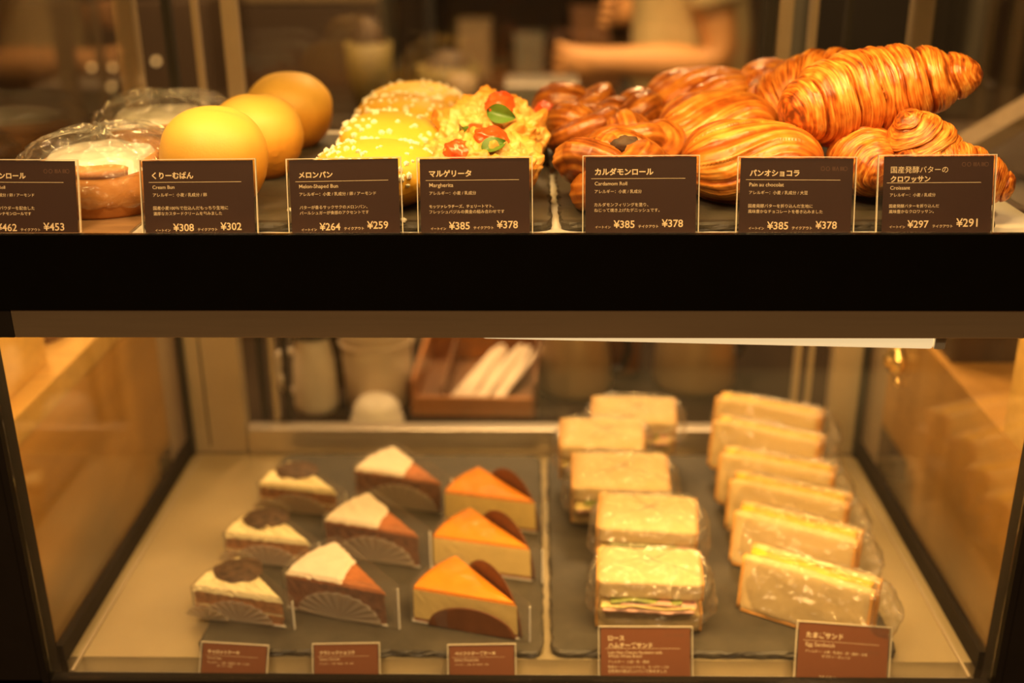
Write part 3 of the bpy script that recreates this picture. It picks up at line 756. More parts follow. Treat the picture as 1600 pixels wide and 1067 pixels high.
def bag(parent, base, rx, ry, h, seed=0, mat=None, crimps=True, pw=2.6, name='film_bag', wr=1.0, box_=0.62):
    """a crinkled closed clear bag round a base point, lying on z=base"""
    nu, nv = 46, 96; vs, fs = [], []
    bx, by, bz = base
    for j in range(nu):
        ph = -PI / 2 + PI * j / (nu - 1)
        for i in range(nv):
            a = 2 * PI * i / nv
            ca, sa = math.cos(a), math.sin(a)
            cx = abs(ca) ** (2 / pw) * (1 if ca >= 0 else -1); sx = abs(sa) ** (2 / pw) * (1 if sa >= 0 else -1)
            cp = abs(math.cos(ph)) ** box_; sp = math.sin(ph)
            sgn = 1 if sp >= 0 else -1
            zz = 0.5 + 0.5 * sgn * abs(sp) ** 0.8
            d = 1 + wr * (0.10 * abs(nz(ca * 3 + seed, sa * 3, sp * 2.5)) + 0.055 * abs(nz(ca * 8 + seed, sa * 8, sp * 6)) - 0.03)
            flap = 0.0
            if crimps:
                flap = 0.14 * math.exp(-((abs(ca) - 1) / 0.10) ** 2) * math.exp(-((zz - 0.45) / 0.30) ** 2)
            x = rx * cx * cp * (d + flap); y = ry * sx * cp * d
            z = h * zz * (1 + wr * 0.07 * nz(ca * 4 + seed, sa * 4, 3.3) * (zz > 0.3))
            vs.append(Vector((bx + x, by + y, bz + max(0.0004, z))))
    for j in range(nu - 1):
        for i in range(nv):
            k = (i + 1) % nv; fs.append((j * nv + i, j * nv + k, (j + 1) * nv + k, (j + 1) * nv + i))
    return from_vf(name, vs, fs, mat or M['bag'], parent, True)

spiral_roll('iced cinnamon roll in a shiny clear bag, front left beside the first card', (-0.356, 0.112, ZS + 0.0028), 1.35, R=0.056, seed=2)
spiral_roll('iced cinnamon roll in a clear bag, behind the front bagged roll', (-0.354, 0.272, ZS + 0.0028), 1.6, R=0.056, H=0.043, seed=5)

# ---- smooth cream buns
def bun_mesh(name, parent, rx, ry, h, mat, seed=0, rough_side=0.0, pw=2.3, dent=True):
    nu, nv = 90, 128; vs, fs, cr = [], [], []
    for j in range(nu):
        ph = PI * j / (nu - 1)      # 0 top
        for i in range(nv):
            a = 2 * PI * i / nv
            s, c_ = math.sin(ph), math.cos(ph)
            r = abs(s) ** (2 / pw)
            z = (abs(c_) ** (2 / 2.1)) * (1 if c_ > 0 else -1)
            zz = 0.5 + 0.5 * z
            if z < 0: zz = 0.5 + 0.5 * max(z * 1.18, -1.0); r *= 1 - 0.10 * (z * z)
            n1 = 1 + 0.025 * nz(math.cos(a) * s * 2 + seed, math.sin(a) * s * 2, c_ * 2)
            fine = rough_side * sstep(0.62, 0.35, zz) * fbm(math.cos(a) * 16 + seed, math.sin(a) * 16, zz * 26)
            x = rx * r * math.cos(a) * (n1 + fine); y = ry * r * math.sin(a) * (n1 + fine)
            hz = h * zz
            if dent: hz -= 0.0018 * math.exp(-((x - rx * 0.35) ** 2 + (y + ry * 0.1) ** 2 * 8) / (0.02 ** 2)) * (z > 0)
            vs.append(Vector((x, y, hz)))
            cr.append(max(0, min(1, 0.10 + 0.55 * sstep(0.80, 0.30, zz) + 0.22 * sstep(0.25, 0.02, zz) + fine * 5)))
    for j in range(nu - 1):
        for i in range(nv):
            k = (i + 1) % nv; fs.append((j * nv + i, (j + 1) * nv + i, (j + 1) * nv + k, j * nv + k))
    return from_vf(name, vs, fs, mat, parent, True, cr)

b1 = thing('cream_bun', 'smooth golden round bun at the front, behind its price card', 'bun', (-0.2545, 0.094, ZU), 0.2, 'cream buns in a row')
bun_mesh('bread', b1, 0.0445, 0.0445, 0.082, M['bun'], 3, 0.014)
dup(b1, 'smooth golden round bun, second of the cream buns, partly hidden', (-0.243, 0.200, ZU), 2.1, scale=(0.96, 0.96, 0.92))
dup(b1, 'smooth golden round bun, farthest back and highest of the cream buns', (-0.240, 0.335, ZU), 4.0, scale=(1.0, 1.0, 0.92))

# ---- melon buns with pearl sugar
def melon(label, loc, rz, seed):
    t = thing('melon_bun', label, 'bun', loc, rz, 'melon buns with pearl sugar')
    rx, ry, h = 0.054, 0.050, 0.052
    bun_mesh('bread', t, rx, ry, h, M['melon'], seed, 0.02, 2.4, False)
    rnd = random.Random(seed); bm = bmesh.new()
    for k in range(170):
        a = rnd.random() * 2 * PI; ph = math.acos(1 - rnd.random() ** 0.8 * 1.15)
        s, c_ = math.sin(ph), math.cos(ph); r = abs(s) ** (2 / 2.4)
        zz = 0.5 + 0.5 * (abs(c_) ** (2 / 2.1)) * (1 if c_ > 0 else -1)
        p = Vector((rx * r * math.cos(a), ry * r * math.sin(a), h * zz))
        rr = rnd.uniform(0.0017, 0.0036)
        ico(bm, p, rr, 1, (rnd.uniform(.7, 1.2), rnd.uniform(.7, 1.2), rnd.uniform(.7, 1.1)), None, 0.5, k)
    o = from_bm('pearl_sugar', bm, M['sugar'], t, False); o['kind'] = 'stuff'
    return t
melon('bright yellow sugared bun at the front, behind its price card', (-0.118, 0.098, ZU), 0.0, 11)
melon('yellow sugared bun, second in its row', (-0.118, 0.201, ZU + 0.004), 1.0, 12).rotation_euler = (math.radians(9), 0, 1.0)
melon('yellow sugared bun, third in its row, resting high', (-0.117, 0.302, ZU + 0.006), 2.3, 13).rotation_euler = (math.radians(6), 0, 2.3)
melon('yellow sugared bun, farthest back of its row', (-0.116, 0.402, ZU + 0.002), 0.3, 14)
rnd = random.Random(4)
where = ['beside the melon bun price card', 'on the slate right of the front cream bun', 'left of the cheese bread card']
for k, (x, y, z) in enumerate([(-0.0835, 0.016, ZS + 0.0022), (-0.1868, 0.064, ZU + 0.0018), (-0.0895, 0.034, ZU + 0.0018)]):
    bm = bmesh.new(); ico(bm, (0, 0, 0), 0.0024, 2, (1.1, 0.9, 0.9), None, 0.5, k)
    o = from_bm('sugar_crumb', bm, M['sugar'], None, True); o.location = (x, y, z)
    tag(o, 'fallen white sugar pearl ' + where[k], 'sugar crumb', 'fallen sugar pearls')

# ---- cheese and tomato breads
def leaf(name, parent, loc, rot, L=0.022, W=0.010):
    vs, fs = [], []; nu, nv = 14, 9
    for j in range(nu):
        u = j / (nu - 1); w = W * math.sin(PI * u ** 0.8) ** 0.8 + 0.0002
        for i in range(nv):
            v = i / (nv - 1) * 2 - 1
            vs.append(Vector((L * (u - 0.5), w * v, 0.0035 * abs(v) + 0.006 * (0.25 - (u - 0.5) ** 2) * 2 - 0.0008 * abs(math.sin(u * 22)) * (1 - abs(v)))))
    for j in range(nu - 1):
        for i in range(nv - 1):
            fs.append((j * nv + i, (j + 1) * nv + i, (j + 1) * nv + i + 1, j * nv + i + 1))
    n = len(vs)
    vs += [v - Vector((0, 0, 0.0005)) for v in vs]; fs += [tuple(i + n for i in f)[::-1] for f in fs]
    o = from_vf(name, vs, fs, M['basil'], parent, True); o.location = loc; o.rotation_euler = rot
    return o

def margherita(label, loc, rot, seed, toms, leaves, rx=0.052, ry=0.052, h=0.050):
    t = thing('margherita_bread', label, 'cheese bread', loc, 0, 'cheese and tomato breads', rot=rot)
    nu, nv = 110, 150; vs, fs, cr = [], [], []
    for j in range(nu):
        ph = PI * j / (nu - 1)
        for i in range(nv):
            a = 2 * PI * i / nv; s, c_ = math.sin(ph), math.cos(ph)
            r = abs(s) ** 0.8; z = (abs(c_) ** 0.9) * (1 if c_ > 0 else -1)
            zz = 0.5 + 0.5 * max(z * 1.15, -1) if z < 0 else 0.5 + 0.5 * z
            top = sstep(0.25, 0.6, zz)
            l1 = fbm(math.cos(a) * r * 3.2 + seed, math.sin(a) * r * 3.2, zz * 3, 4)
            l2 = abs(fbm(math.cos(a) * r * 5 + seed, math.sin(a) * r * 5, zz * 5, 2))
            edge = max(0, nz(math.cos(a) * 3 + seed, math.sin(a) * 3, 7)) * math.exp(-((zz - 0.62) / 0.14) ** 2)
            k = 1 + top * (0.13 * l1 + 0.10 * l2) + 0.42 * edge
            vs.append(Vector((rx * r * math.cos(a) * k, ry * r * math.sin(a) * k, h * zz * (1 + top * (0.16 * l1 + 0.09 * l2) + 0.35 * edge))))
            cr.append(max(0, min(1, 0.18 + 0.62 * edge * 2 + 0.55 * max(0, l1) + 0.42 * (1 - top) - 0.25 * l2)))
    for j in range(nu - 1):
        for i in range(nv):
            k = (i + 1) % nv; fs.append((j * nv + i, (j + 1) * nv + i, (j + 1) * nv + k, j * nv + k))
    from_vf('bread', vs, fs, M['cheese'], t, True, cr)
    for q, (x, y, z, r, ax) in enumerate(toms):
        bm = bmesh.new(); ico(bm, (0, 0, 0), r, 4, (1.25, 1.0, 0.72), None, 0.22, seed + q * 3)
        for v in bm.verts: v.co *= 1 + 0.05 * math.sin(v.co.x * 900 + v.co.y * 500)
        o = from_bm('cherry_tomato', bm, M['tomato'], t, True); o.location = (x, y, z); o.rotation_euler = (0.35, 0.1, ax)
    for (x, y, z, rr, L) in leaves: leaf('basil_leaf', t, (x, y, z), rr, L, L * 0.30)
    return t
margherita('cheese bread with roasted tomatoes and basil at the front, behind its card', (-0.0305, 0.112, ZU), (0, 0, 0), 21,
           [(-0.016, -0.024, 0.046, 0.0115, 0.1), (0.010, -0.010, 0.053, 0.0125, 0.6)],
           [(0.012, -0.030, 0.049, (0.5, -0.2, 0.7), 0.026), (-0.016, 0.004, 0.056, (0.3, 0.1, 2.0), 0.014)], rx=0.050, ry=0.048, h=0.052)
margherita('cheese bread with one tomato and a large basil leaf, standing tilted behind the front one', (-0.0235, 0.200, ZU + 0.010), (math.radians(26), math.radians(-6), 0.2), 25,
           [(-0.014, -0.020, 0.050, 0.013, 0.3), (0.010, 0.006, 0.060, 0.013, 1.0)],
           [(0.008, -0.010, 0.062, (0.8, 0.1, -0.5), 0.028)], rx=0.048, ry=0.046, h=0.056)
margherita('cheese bread with a tomato at its right edge, at the back of its row', (-0.008, 0.290, ZU), (0, 0, 1.0), 29,
           [(0.030, -0.024, 0.040, 0.013, 0.3)], [(-0.01, 0.0, 0.055, (0.2, 0.1, -0.5), 0.02)], rx=0.046, ry=0.042, h=0.045)

# ---- laminated pastries
def croissant(name, label, loc, rot, L=0.16, Rm=0.034, bend=0.6, segs=7, seed=0, group='croissants', taper=0.12, point=0.62):
    t = thing(name, label, 'croissant', loc, 0, group, rot=rot)
    nu, nv = 420, 120
    def cf(u):
        a = (u - 0.5) * bend * 2
        Rr = L / (2 * bend)
        return (Rr * math.sin(a), -Rr * (1 - math.cos(a)), 0)
    def sf(u, v):
        env = max(0.0, 1 - abs(2 * u - 1) ** 2.1) ** point
        env = 0.16 + 0.84 * env
        endr = min(1.0, min(u, 1 - u) / 0.018) ** 0.5
        d = abs(u - 0.5) * 2                                   # 0 centre .. 1 tip
        sd = 1 if u > 0.5 else -1
        dd = d + 0.05 * nz(d * 2 + seed, sd * 3.0)
        s = dd * segs * 0.5 + 0.5 + 0.17 * (1 - d ** 3) * math.sin(v + 0.6 * sd + seed) + 0.12 * nz(math.cos(v) * 1.2, math.sin(v) * 1.2, u * 3 + seed)
        fr = s - math.floor(s)
        # each wrap bulges and overhangs the next one outwards
        bul = math.sin(PI * min(1, fr * 1.02)) ** 0.6 if s >= 1 else 0.85
        step = 0.17 * bul + 0.06 * (1 - fr) * sstep(0.0, 0.05, fr)
        line = nz(s * 10 + seed, math.cos(v) * 1.1, math.sin(v) * 1.1)
        line2 = nz(s * 26, math.cos(v) * 2.0 + seed, math.sin(v) * 2.0)
        line3 = nz(s * 60, math.cos(v) * 3.0 + seed, math.sin(v) * 3.0)
        flake = fbm(u * 30 + seed, math.cos(v) * 3, math.sin(v) * 3, 3)
        r = Rm * (1.0 - taper * (u - 0.3)) * env * endr * (0.86 + step + 0.022 * line + 0.020 * line2 + 0.008 * line3 + 0.018 * flake)
        c = 0.40 - 0.40 * line - 0.42 * line2 - 0.22 * line3 + 0.30 * flake
        c += 0.20 * (1 - sstep(0.0, 0.12, fr)) * (s > 1) + 0.22 * math.exp(-((fr - 0.98) / 0.06) ** 2) * (s > 1)
        c += 0.30 * sstep(0.80, 1.0, d) + 0.10 * bul * max(0, math.cos(v))
        sq = 0.93 if math.cos(v) < 0 else 1.0
        return (r * math.cos(v) * sq, r * math.sin(v), max(0, min(1, c)))
    vs, fs, cr = sweep(cf, sf, nu, nv)
    from_vf('pastry', vs, fs, M['croissant'], t, True, cr)
    return t

RD = math.radians
croissant('croissant', 'largest glossy croissant, resting on top of the others with its tip to the right', (0.3120, 0.150, 1.1405), (RD(8), RD(-12), RD(5)), 0.176, 0.0415, 0.32, 7, 1, taper=0.42)
croissant('croissant', 'croissant behind the large one, upper left of the pile', (0.268, 0.235, 1.125), (RD(20), RD(-32), RD(-30)), 0.13, 0.036, 0.55, 6, 4)
croissant('croissant', 'dark croissant at the far left back of the croissant pile', (0.262, 0.335, 1.105), (RD(0), RD(20), RD(50)), 0.13, 0.036, 0.6, 6, 8)
croissant('croissant', 'croissant under the large one, seen between the two rightmost price cards', (0.298, 0.125, 1.0880), (RD(0), RD(0), RD(80)), 0.125, 0.0300, 0.5, 6, 6)
croissant('croissant', 'croissant with a pointed tip rising behind the rightmost price card', (0.338, 0.090, 1.0975), (RD(0), RD(-118), RD(-14)), 0.086, 0.034, 0.35, 6, 12, point=1.05)
croissant('croissant', 'croissant at the right edge whose end pokes out past the rightmost card', (0.358, 0.076, 1.0860), (RD(0), RD(12), RD(-4)), 0.100, 0.0270, 0.5, 6, 15)

def knot(name, label, loc, rot, R=0.030, r=0.0165, seed=0, sc=(1, 1, 0.85), p=2, q=3, filling=False):
    t = thing(name, label, 'cardamom roll', loc, 0, 'cardamom rolls', rot=rot)
    nu, nv = 520, 44
    def cf(u):
        a = 2 * PI * u
        rr = R * (1 + 0.42 * math.cos(q * a) + 0.06 * nz(math.cos(a) * 2 + seed, math.sin(a) * 2))
        return (rr * math.cos(p * a) * sc[0], rr * math.sin(p * a) * sc[1], R * 0.62 * math.sin(q * a) * sc[2] + 0.003 * nz(math.cos(a) * 3, math.sin(a) * 3, seed + 5))
    def sf(u, v):
        tw = v * 5 + u * 2 * PI * 3
        ln = nz(math.cos(v) * 5 + seed, math.sin(v) * 5, math.sin(2 * PI * u) * 2.2)
        ln2 = nz(math.cos(v) * 11 + seed, math.sin(v) * 11, math.sin(2 * PI * u) * 3.0 + math.cos(2 * PI * u) * 2)
        fl = fbm(math.cos(2 * PI * u) * 9, math.sin(2 * PI * u) * 9, math.cos(v) * 2 + seed, 3)
        k = 1 + 0.10 * ln + 0.06 * ln2 + 0.05 * fl
        c = 0.42 - 0.55 * ln - 0.30 * ln2 + 0.28 * fl
        return (r * 1.12 * math.cos(v) * k, r * 0.92 * math.sin(v) * k, max(0, min(1, c)))
    vs, fs, cr = sweep(cf, sf, nu, nv, True)
    from_vf('pastry', vs, fs, M['cardamom'], t, True, cr)
    if filling:
        bm = bmesh.new(); ico(bm, (0.004, -0.008, R * 0.92), 1, 3, (0.013, 0.009, 0.007), None, 0.25, 3)
        o = from_bm('chocolate_chip', bm, M['spice'], t, True); o['label'] = 'greyish brown filling showing on top'
    return t
knot('cardamom_roll', 'twisted cardamom roll at the front with paler filling on top, left of its card', (0.082, 0.084, ZU + 0.0300), (0, 0, 0.5), 0.0250, 0.0160, 2, filling=True)
knot('cardamom_roll', 'twisted cardamom roll behind the front one, nearer the pastries', (0.110, 0.172, ZU + 0.031), (RD(12), 0, 1.4), 0.0225, 0.0150, 5)
knot('cardamom_roll', 'twisted cardamom roll, left one of the middle row', (0.066, 0.238, ZU + 0.032), (RD(10), 0, 2.4), 0.0215, 0.0150, 8)
knot('cardamom_roll', 'dark twisted cardamom roll at the back left beside the cheese breads', (0.058, 0.330, ZU + 0.037), (RD(10), 0, 3.0), 0.0225, 0.0150, 11)
knot('cardamom_roll', 'dark twisted cardamom roll at the back right', (0.115, 0.285, ZU + 0.037), (RD(10), 0, 4.4), 0.0215, 0.0150, 14)

def pain(name, label, loc, rot, seed, L=0.105, a_=0.046, b_=0.034):
    t = thing(name, label, 'chocolate pastry', loc, 0, 'chocolate filled pastries', rot=rot)
    nu, nv = 220, 260
    def cf(u): return (L * (u - 0.5), 0.006 * math.sin(PI * u), 0)
    def sf(u, v):
        d = abs(2 * u - 1)
        env = max(0.0, 1 - d ** 3.2) ** 0.5
        env = 0.10 + 0.90 * env
        # layers run along the roll, swirling slightly
        w = v + 0.55 * math.sin((u - 0.5) * 3.0) + 0.12 * nz(u * 3, 0, seed)
        ph = (w / (2 * PI) * 7) % 1.0
        seam = math.exp(-((ph - 0.5) / 0.09) ** 2)
        ln = nz(w * 9 + seed, u * 1.4, 0.3)
        ln2 = nz(w * 24, u * 2.0 + seed, 0.7)
        fl = fbm(u * 7 + seed, math.cos(v) * 3, math.sin(v) * 3, 3)
        k = env * (1 + 0.045 * ph - 0.03 * seam + 0.030 * ln + 0.014 * ln2 + 0.02 * fl)
        c = 0.30 + 0.30 * seam - 0.34 * ln - 0.25 * ln2 + 0.25 * fl + 0.10 * max(0, math.cos(v)) + 0.25 * sstep(0.85, 1, d)
        sq = 0.82 if math.cos(v) < 0 else 1.0
        return (b_ * k * math.cos(v) * sq, a_ * k * math.sin(v), max(0, min(1, c)))
    vs, fs, cr = sweep(cf, sf, nu, nv)
    from_vf('pastry', vs, fs, M['pain'], t, True, cr)
    for s in (-1, 1):
        bm = bmesh.new(); ico(bm, (L * 0.452, s * 0.012, -0.006), 1, 2, (0.006, 0.0045, 0.0035)); from_bm('chocolate_bar', bm, M['chocolate'], t, True)
    return t
pain('chocolate_pastry', 'rolled chocolate pastry at the front, left of its price card', (0.199, 0.105, ZU + 0.027), (0, RD(3), RD(-12)), 3, 0.118, 0.050, 0.038)
pain('chocolate_pastry', 'rolled chocolate pastry, second from the front in its row', (0.186, 0.205, ZU + 0.034), (RD(6), 0, RD(-8)), 7, 0.112, 0.050, 0.038)
pain('chocolate_pastry', 'rolled chocolate pastry, farthest back of its row', (0.186, 0.305, ZU + 0.040), (RD(8), 0, RD(-4)), 11, 0.120, 0.048, 0.040)

# ================================================================== lower level
ZL = ZD + 0.0078
slate('slate_board', 'dark slate under the cake slices, lower level left', -0.303, 0.024, 0.032, 0.43, ZD + 0.0004, seed=17)
slate('slate_board', 'dark slate under the sandwiches, lower level right', 0.032, 0.356, 0.033, 0.43, ZD + 0.0004, seed=23)

def wedge_pts(L=0.105, W=0.080, n=14):
    """plan of a cake wedge: pointed tip at +x, straight cut side facing -y, rounded rim at the left"""
    tip = Vector((L * 0.5, -W * 0.32)); A = Vector((-L * 0.5, -W * 0.32 + 0.0))
    ang = math.atan2(W, L) * 1.02
    pts = [tip]
    for i in range(n + 1):
        a = PI - ang * i / n
        pts.append(tip + Vector((math.cos(a), math.sin(a))) * L)
    return pts

def prism(name, plan, z0, z1, mat, parent, shrink0=0.0, shrink1=0.0, bulge=0.0, seed=0, amp=0.0, sub=7, topnoise=0.0):
    c = sum(plan, Vector((0, 0))) / len(plan)
    # resample plan
    P = []
    m = len(plan)
    for i in range(m):
        a, b = plan[i], plan[(i + 1) % m]
        k = max(1, int((b - a).length / 0.004))
        for j in range(k): P.append(a.lerp(b, j / k))
    n = len(P); vs = []; fs = []
    for j in range(sub):
        q = j / (sub - 1)
        s = shrink0 * (1 - q) + shrink1 * q
        for i, p in enumerate(P):
            d = p - c
            pp = c + d * (1 - s)
            w = amp * nz(p.x * 160 + seed, p.y * 160, q * 5)
            pp += d.normalized() * w
            vs.append(Vector((pp.x, pp.y, z0 + (z1 - z0) * q)))
    for j in range(sub - 1):
        for i in range(n):
            k = (i + 1) % n; fs.append((j * n + i, j * n + k, (j + 1) * n + k, (j + 1) * n + i))
    fs.append(tuple(range(n))[::-1])
    # top with inner rings
    base = (sub - 1) * n; R_ = 6
    for r in range(1, R_ + 1):
        q = 1 - r / (R_ + 0.5)
        for i in range(n):
            v = vs[(sub - 1) * n + i]
            x = c.x + (v.x - c.x) * q; y = c.y + (v.y - c.y) * q
            vs.append(Vector((x, y, z1 + bulge * (1 - q * q) + topnoise * nz(x * 90 + seed, y * 90, 2.0))))
        for i in range(n):
            k = (i + 1) % n; b0 = base + (r - 1) * n if r > 1 else base
            fs.append((b0 + i, b0 + k, base + r * n + k, base + r * n + i))
    fs.append(tuple(base + R_ * n + i for i in range(n)))
    return from_vf(name, vs, fs, mat, parent, False)

def half_disc(name, parent, w, h, y, mat, flutes=0, x0=0.0, thick=0.0006, lean=0.0, amp=0.0012, z0=0.0006):
    """upright rounded flap of paper in the xz plane"""
    nu, nv = 46, 14; vs, fs = [], []
    for i in range(nu):
        a = PI * i / (nu - 1)
        for j in range(nv):
            q = j / (nv - 1)
            x = x0 + w / 2 * math.cos(a) * q; z = z0 + h * math.sin(a) * q
            yy = y + lean * z + amp * math.cos(a * flutes) * q * (1 if flutes else 0)
            vs.append(Vector((x, yy, z)))
    for i in range(nu - 1):
        for j in range(nv - 1): fs.append((i * nv + j, i * nv + j + 1, (i + 1) * nv + j + 1, (i + 1) * nv + j))
    o = from_vf(name, vs, fs, mat, parent, True)
    s = o.modifiers.new('thickness', 'SOLIDIFY'); s.thickness = thick
    return o

def film_wrap(parent, plan, off, h, mat, tipx=0.012, name='film_collar'):
    """clear film standing round the rim and both cut sides, its ends meeting past the tip"""
    c = sum(plan, Vector((0, 0))) / len(plan)
    tip = plan[0]; pts = [tip + Vector((tipx, -0.002))] + [p + (p - c).normalized() * off for p in plan[1:]] + [tip + Vector((tipx, 0.003))]
    vs, fs = [], []; P = []
    for a, b in zip(pts[:-1], pts[1:]):
        k = max(1, int((b - a).length / 0.005))
        for j in range(k): P.append(a.lerp(b, j / k))
    P.append(pts[-1]); n = len(P)
    for j in range(8):
        q = j / 7
        for i, p in enumerate(P):
            d = (p - c).normalized() * (0.0012 * nz(p.x * 70, p.y * 70, q * 2 + h * 100))
            vs.append(Vector((p.x + d.x, p.y + d.y, 0.0012 + h * q)))
    for j in range(7):
        for i in range(n - 1): fs.append((j * n + i, j * n + i + 1, (j + 1) * n + i + 1, (j + 1) * n + i))
    o = from_vf(name, vs, fs, mat, parent, True)
    # rolled upright edge of the film at the tip
    box('film_edge', tip.x + tipx, tip.x + tipx + 0.0012, tip.y - 0.0035, tip.y - 0.0018, 0.001, h * 1.02, M['whitepaper'], parent)
    return o

def board(parent, plan):
    return prism('paper_base', [p * 1.04 for p in plan], 0.0, 0.001, M['whitepaper'], parent, sub=2)

WP = wedge_pts()
def carrot_slice(label, loc, rz, seed=0, s=1.0):
    t = thing('carrot_cake_slice', label, 'cake slice', loc, rz, 'carrot cake slices')
    board(t, WP)
    prism('lower_sponge', WP, 0.0012, 0.012, M['carrotcake'], t, 0.02, 0.0, amp=0.0012, seed=seed)
    prism('cream_filling', WP, 0.0121, 0.0150, M['cream'], t, 0.02, 0.02, amp=0.001, seed=seed + 1)
    prism('upper_sponge', WP, 0.0151, 0.030, M['carrotcake'], t, 0.0, 0.02, amp=0.0012, seed=seed + 2)
    prism('cream_frosting', WP, 0.0301, 0.0365, M['cream'], t, -0.015, 0.06, bulge=0.0025, amp=0.0040, seed=seed + 3, topnoise=0.0045)
    # dark spice patch
    vs, fs = [], []; n = 60; m = 14; cx, cy = -0.016, 0.010
    for j in range(m):
        q = j / (m - 1)
        for i in range(n):
            a = 2 * PI * i / n
            k = 1 + (0.14 if seed == 1 else 0.05) * nz(math.cos(a) * 1.6 + seed, math.sin(a) * 1.6, 1)
            x = cx + 0.028 * k * math.cos(a) * (1 - q); y = cy + 0.024 * k * math.sin(a) * (1 - q)
            vs.append(Vector((x, y, 0.0388 + 0.0055 * (1 - (1 - q) ** 3) + 0.0012 * nz(x * 160 + seed, y * 160, 3))))
    for j in range(m - 1):
        for i in range(n):
            k = (i + 1) % n; fs.append((j * n + i, j * n + k, (j + 1) * n + k, (j + 1) * n + i))
    from_vf('spice_topping', vs, fs, M['spice'], t, True)
    half_disc('fluted_flap', t, 0.082, 0.026, -0.0300, M['flap'], 22, 0.0)
    half_disc('fluted_flap', t, 0.052, 0.020, -0.0340, M['flap'], 14, -0.034, lean=-0.25)
    film_wrap(t, WP, 0.004, 0.036, M['collar'])
    t.scale = (s * 0.90,) * 3
    return t
carrot_slice('carrot cake slice at the front with broken dark topping, left end of the cakes', (-0.267, 0.1010, ZL), RD(-13), 1)
carrot_slice('carrot cake slice with a smooth dark oval topping, middle of the left row', (-0.262, 0.2020, ZL), RD(-10), 7)
carrot_slice('carrot cake slice farthest back in the left row', (-0.250, 0.3100, ZL), RD(-12), 13)

def choco_slice(label, loc, rz, seed=0):
    t = thing('chocolate_cake_slice', label, 'cake slice', loc, rz, 'powdered chocolate cake slices')
    board(t, WP)
    prism('cake_body', WP, 0.0012, 0.036, M['chococake'], t, 0.0, 0.0, amp=0.0022, seed=seed)
    prism('cake_top', WP, 0.0361, 0.0395, M['chococrust'], t, -0.02, 0.03, bulge=0.001, amp=0.0026, seed=seed + 3, topnoise=0.0012)
    rim = [p for p in WP[1:]]
    tip = WP[0]
    inner = [tip.lerp(rim[-1], 0.60), tip.lerp(rim[0], 0.44)]
    plan = rim + inner
    pl = [Vector((p.x, p.y)) for p in plan]
    prism('powdered_sugar', pl, 0.0397, 0.0425, M['powder'], t, -0.03, 0.09, bulge=0.0014, amp=0.0035, seed=seed + 5, topnoise=0.0012)
    half_disc('fluted_flap', t, 0.090, 0.030, -0.0300, M['flap'], 24, 0.004)
    film_wrap(t, WP, 0.004, 0.046, M['collar'], 0.014)
    return t
choco_slice('chocolate cake slice dusted with white sugar, nearest the glass', (-0.171, 0.1100, ZL), RD(-16), 2)
choco_slice('chocolate cake slice dusted with white sugar, middle of its row', (-0.150, 0.2120, ZL), RD(-15), 9)
choco_slice('chocolate cake slice dusted with white sugar, farthest back beside the sill', (-0.135, 0.3250, ZL), RD(-15), 15)

def cheese_slice(label, loc, rz, seed=0, front=True):
    t = thing('cheesecake_slice', label, 'cake slice', loc, rz, 'baked cheesecake slices')
    board(t, WP)
    prism('biscuit_base', WP, 0.0012, 0.0045, M['biscuit'], t, 0.0, 0.0, amp=0.0006, seed=seed)
    prism('cheesecake_body', WP, 0.0046, 0.036, M['cheesebody'], t, 0.0, 0.012, amp=0.0005, seed=seed)
    prism('browned_top', WP, 0.0361, 0.0392, M['cheesetop'], t, 0.012, 0.045, bulge=0.0022, amp=0.0004, seed=seed + 3, topnoise=0.0004)
    if front: half_disc('parchment_flap', t, 0.088, 0.027, -0.0290, M['brownpaper'], 0, 0.007)
    o = half_disc('parchment_flap', t, 0.100, 0.056, 0.0, M['brownpaper'], 0, 0.0)
    tip = WP[0]; back = WP[-1]; d = (back - tip)
    mid = tip.lerp(back, 0.45); nrm = Vector((-d.y, d.x)).normalized()
    if nrm.y < 0: nrm = -nrm
    o.location = (mid.x + nrm.x * 0.003, mid.y + nrm.y * 0.003, 0); o.rotation_euler = (0, 0, math.atan2(d.y, d.x))
    film_wrap(t, WP, 0.004, 0.040, M['collar'], 0.012)
    return t
cheese_slice('orange topped baked cheesecake slice nearest the glass, dark paper over its side', (-0.044, 0.0900, ZL), RD(-15), 2)
cheese_slice('orange topped baked cheesecake slice in the middle of its row', (-0.033, 0.1860, ZL), RD(-13), 5, False)
cheese_slice('orange topped baked cheesecake slice farthest back', (-0.028, 0.2800, ZL), RD(-13), 8, False)

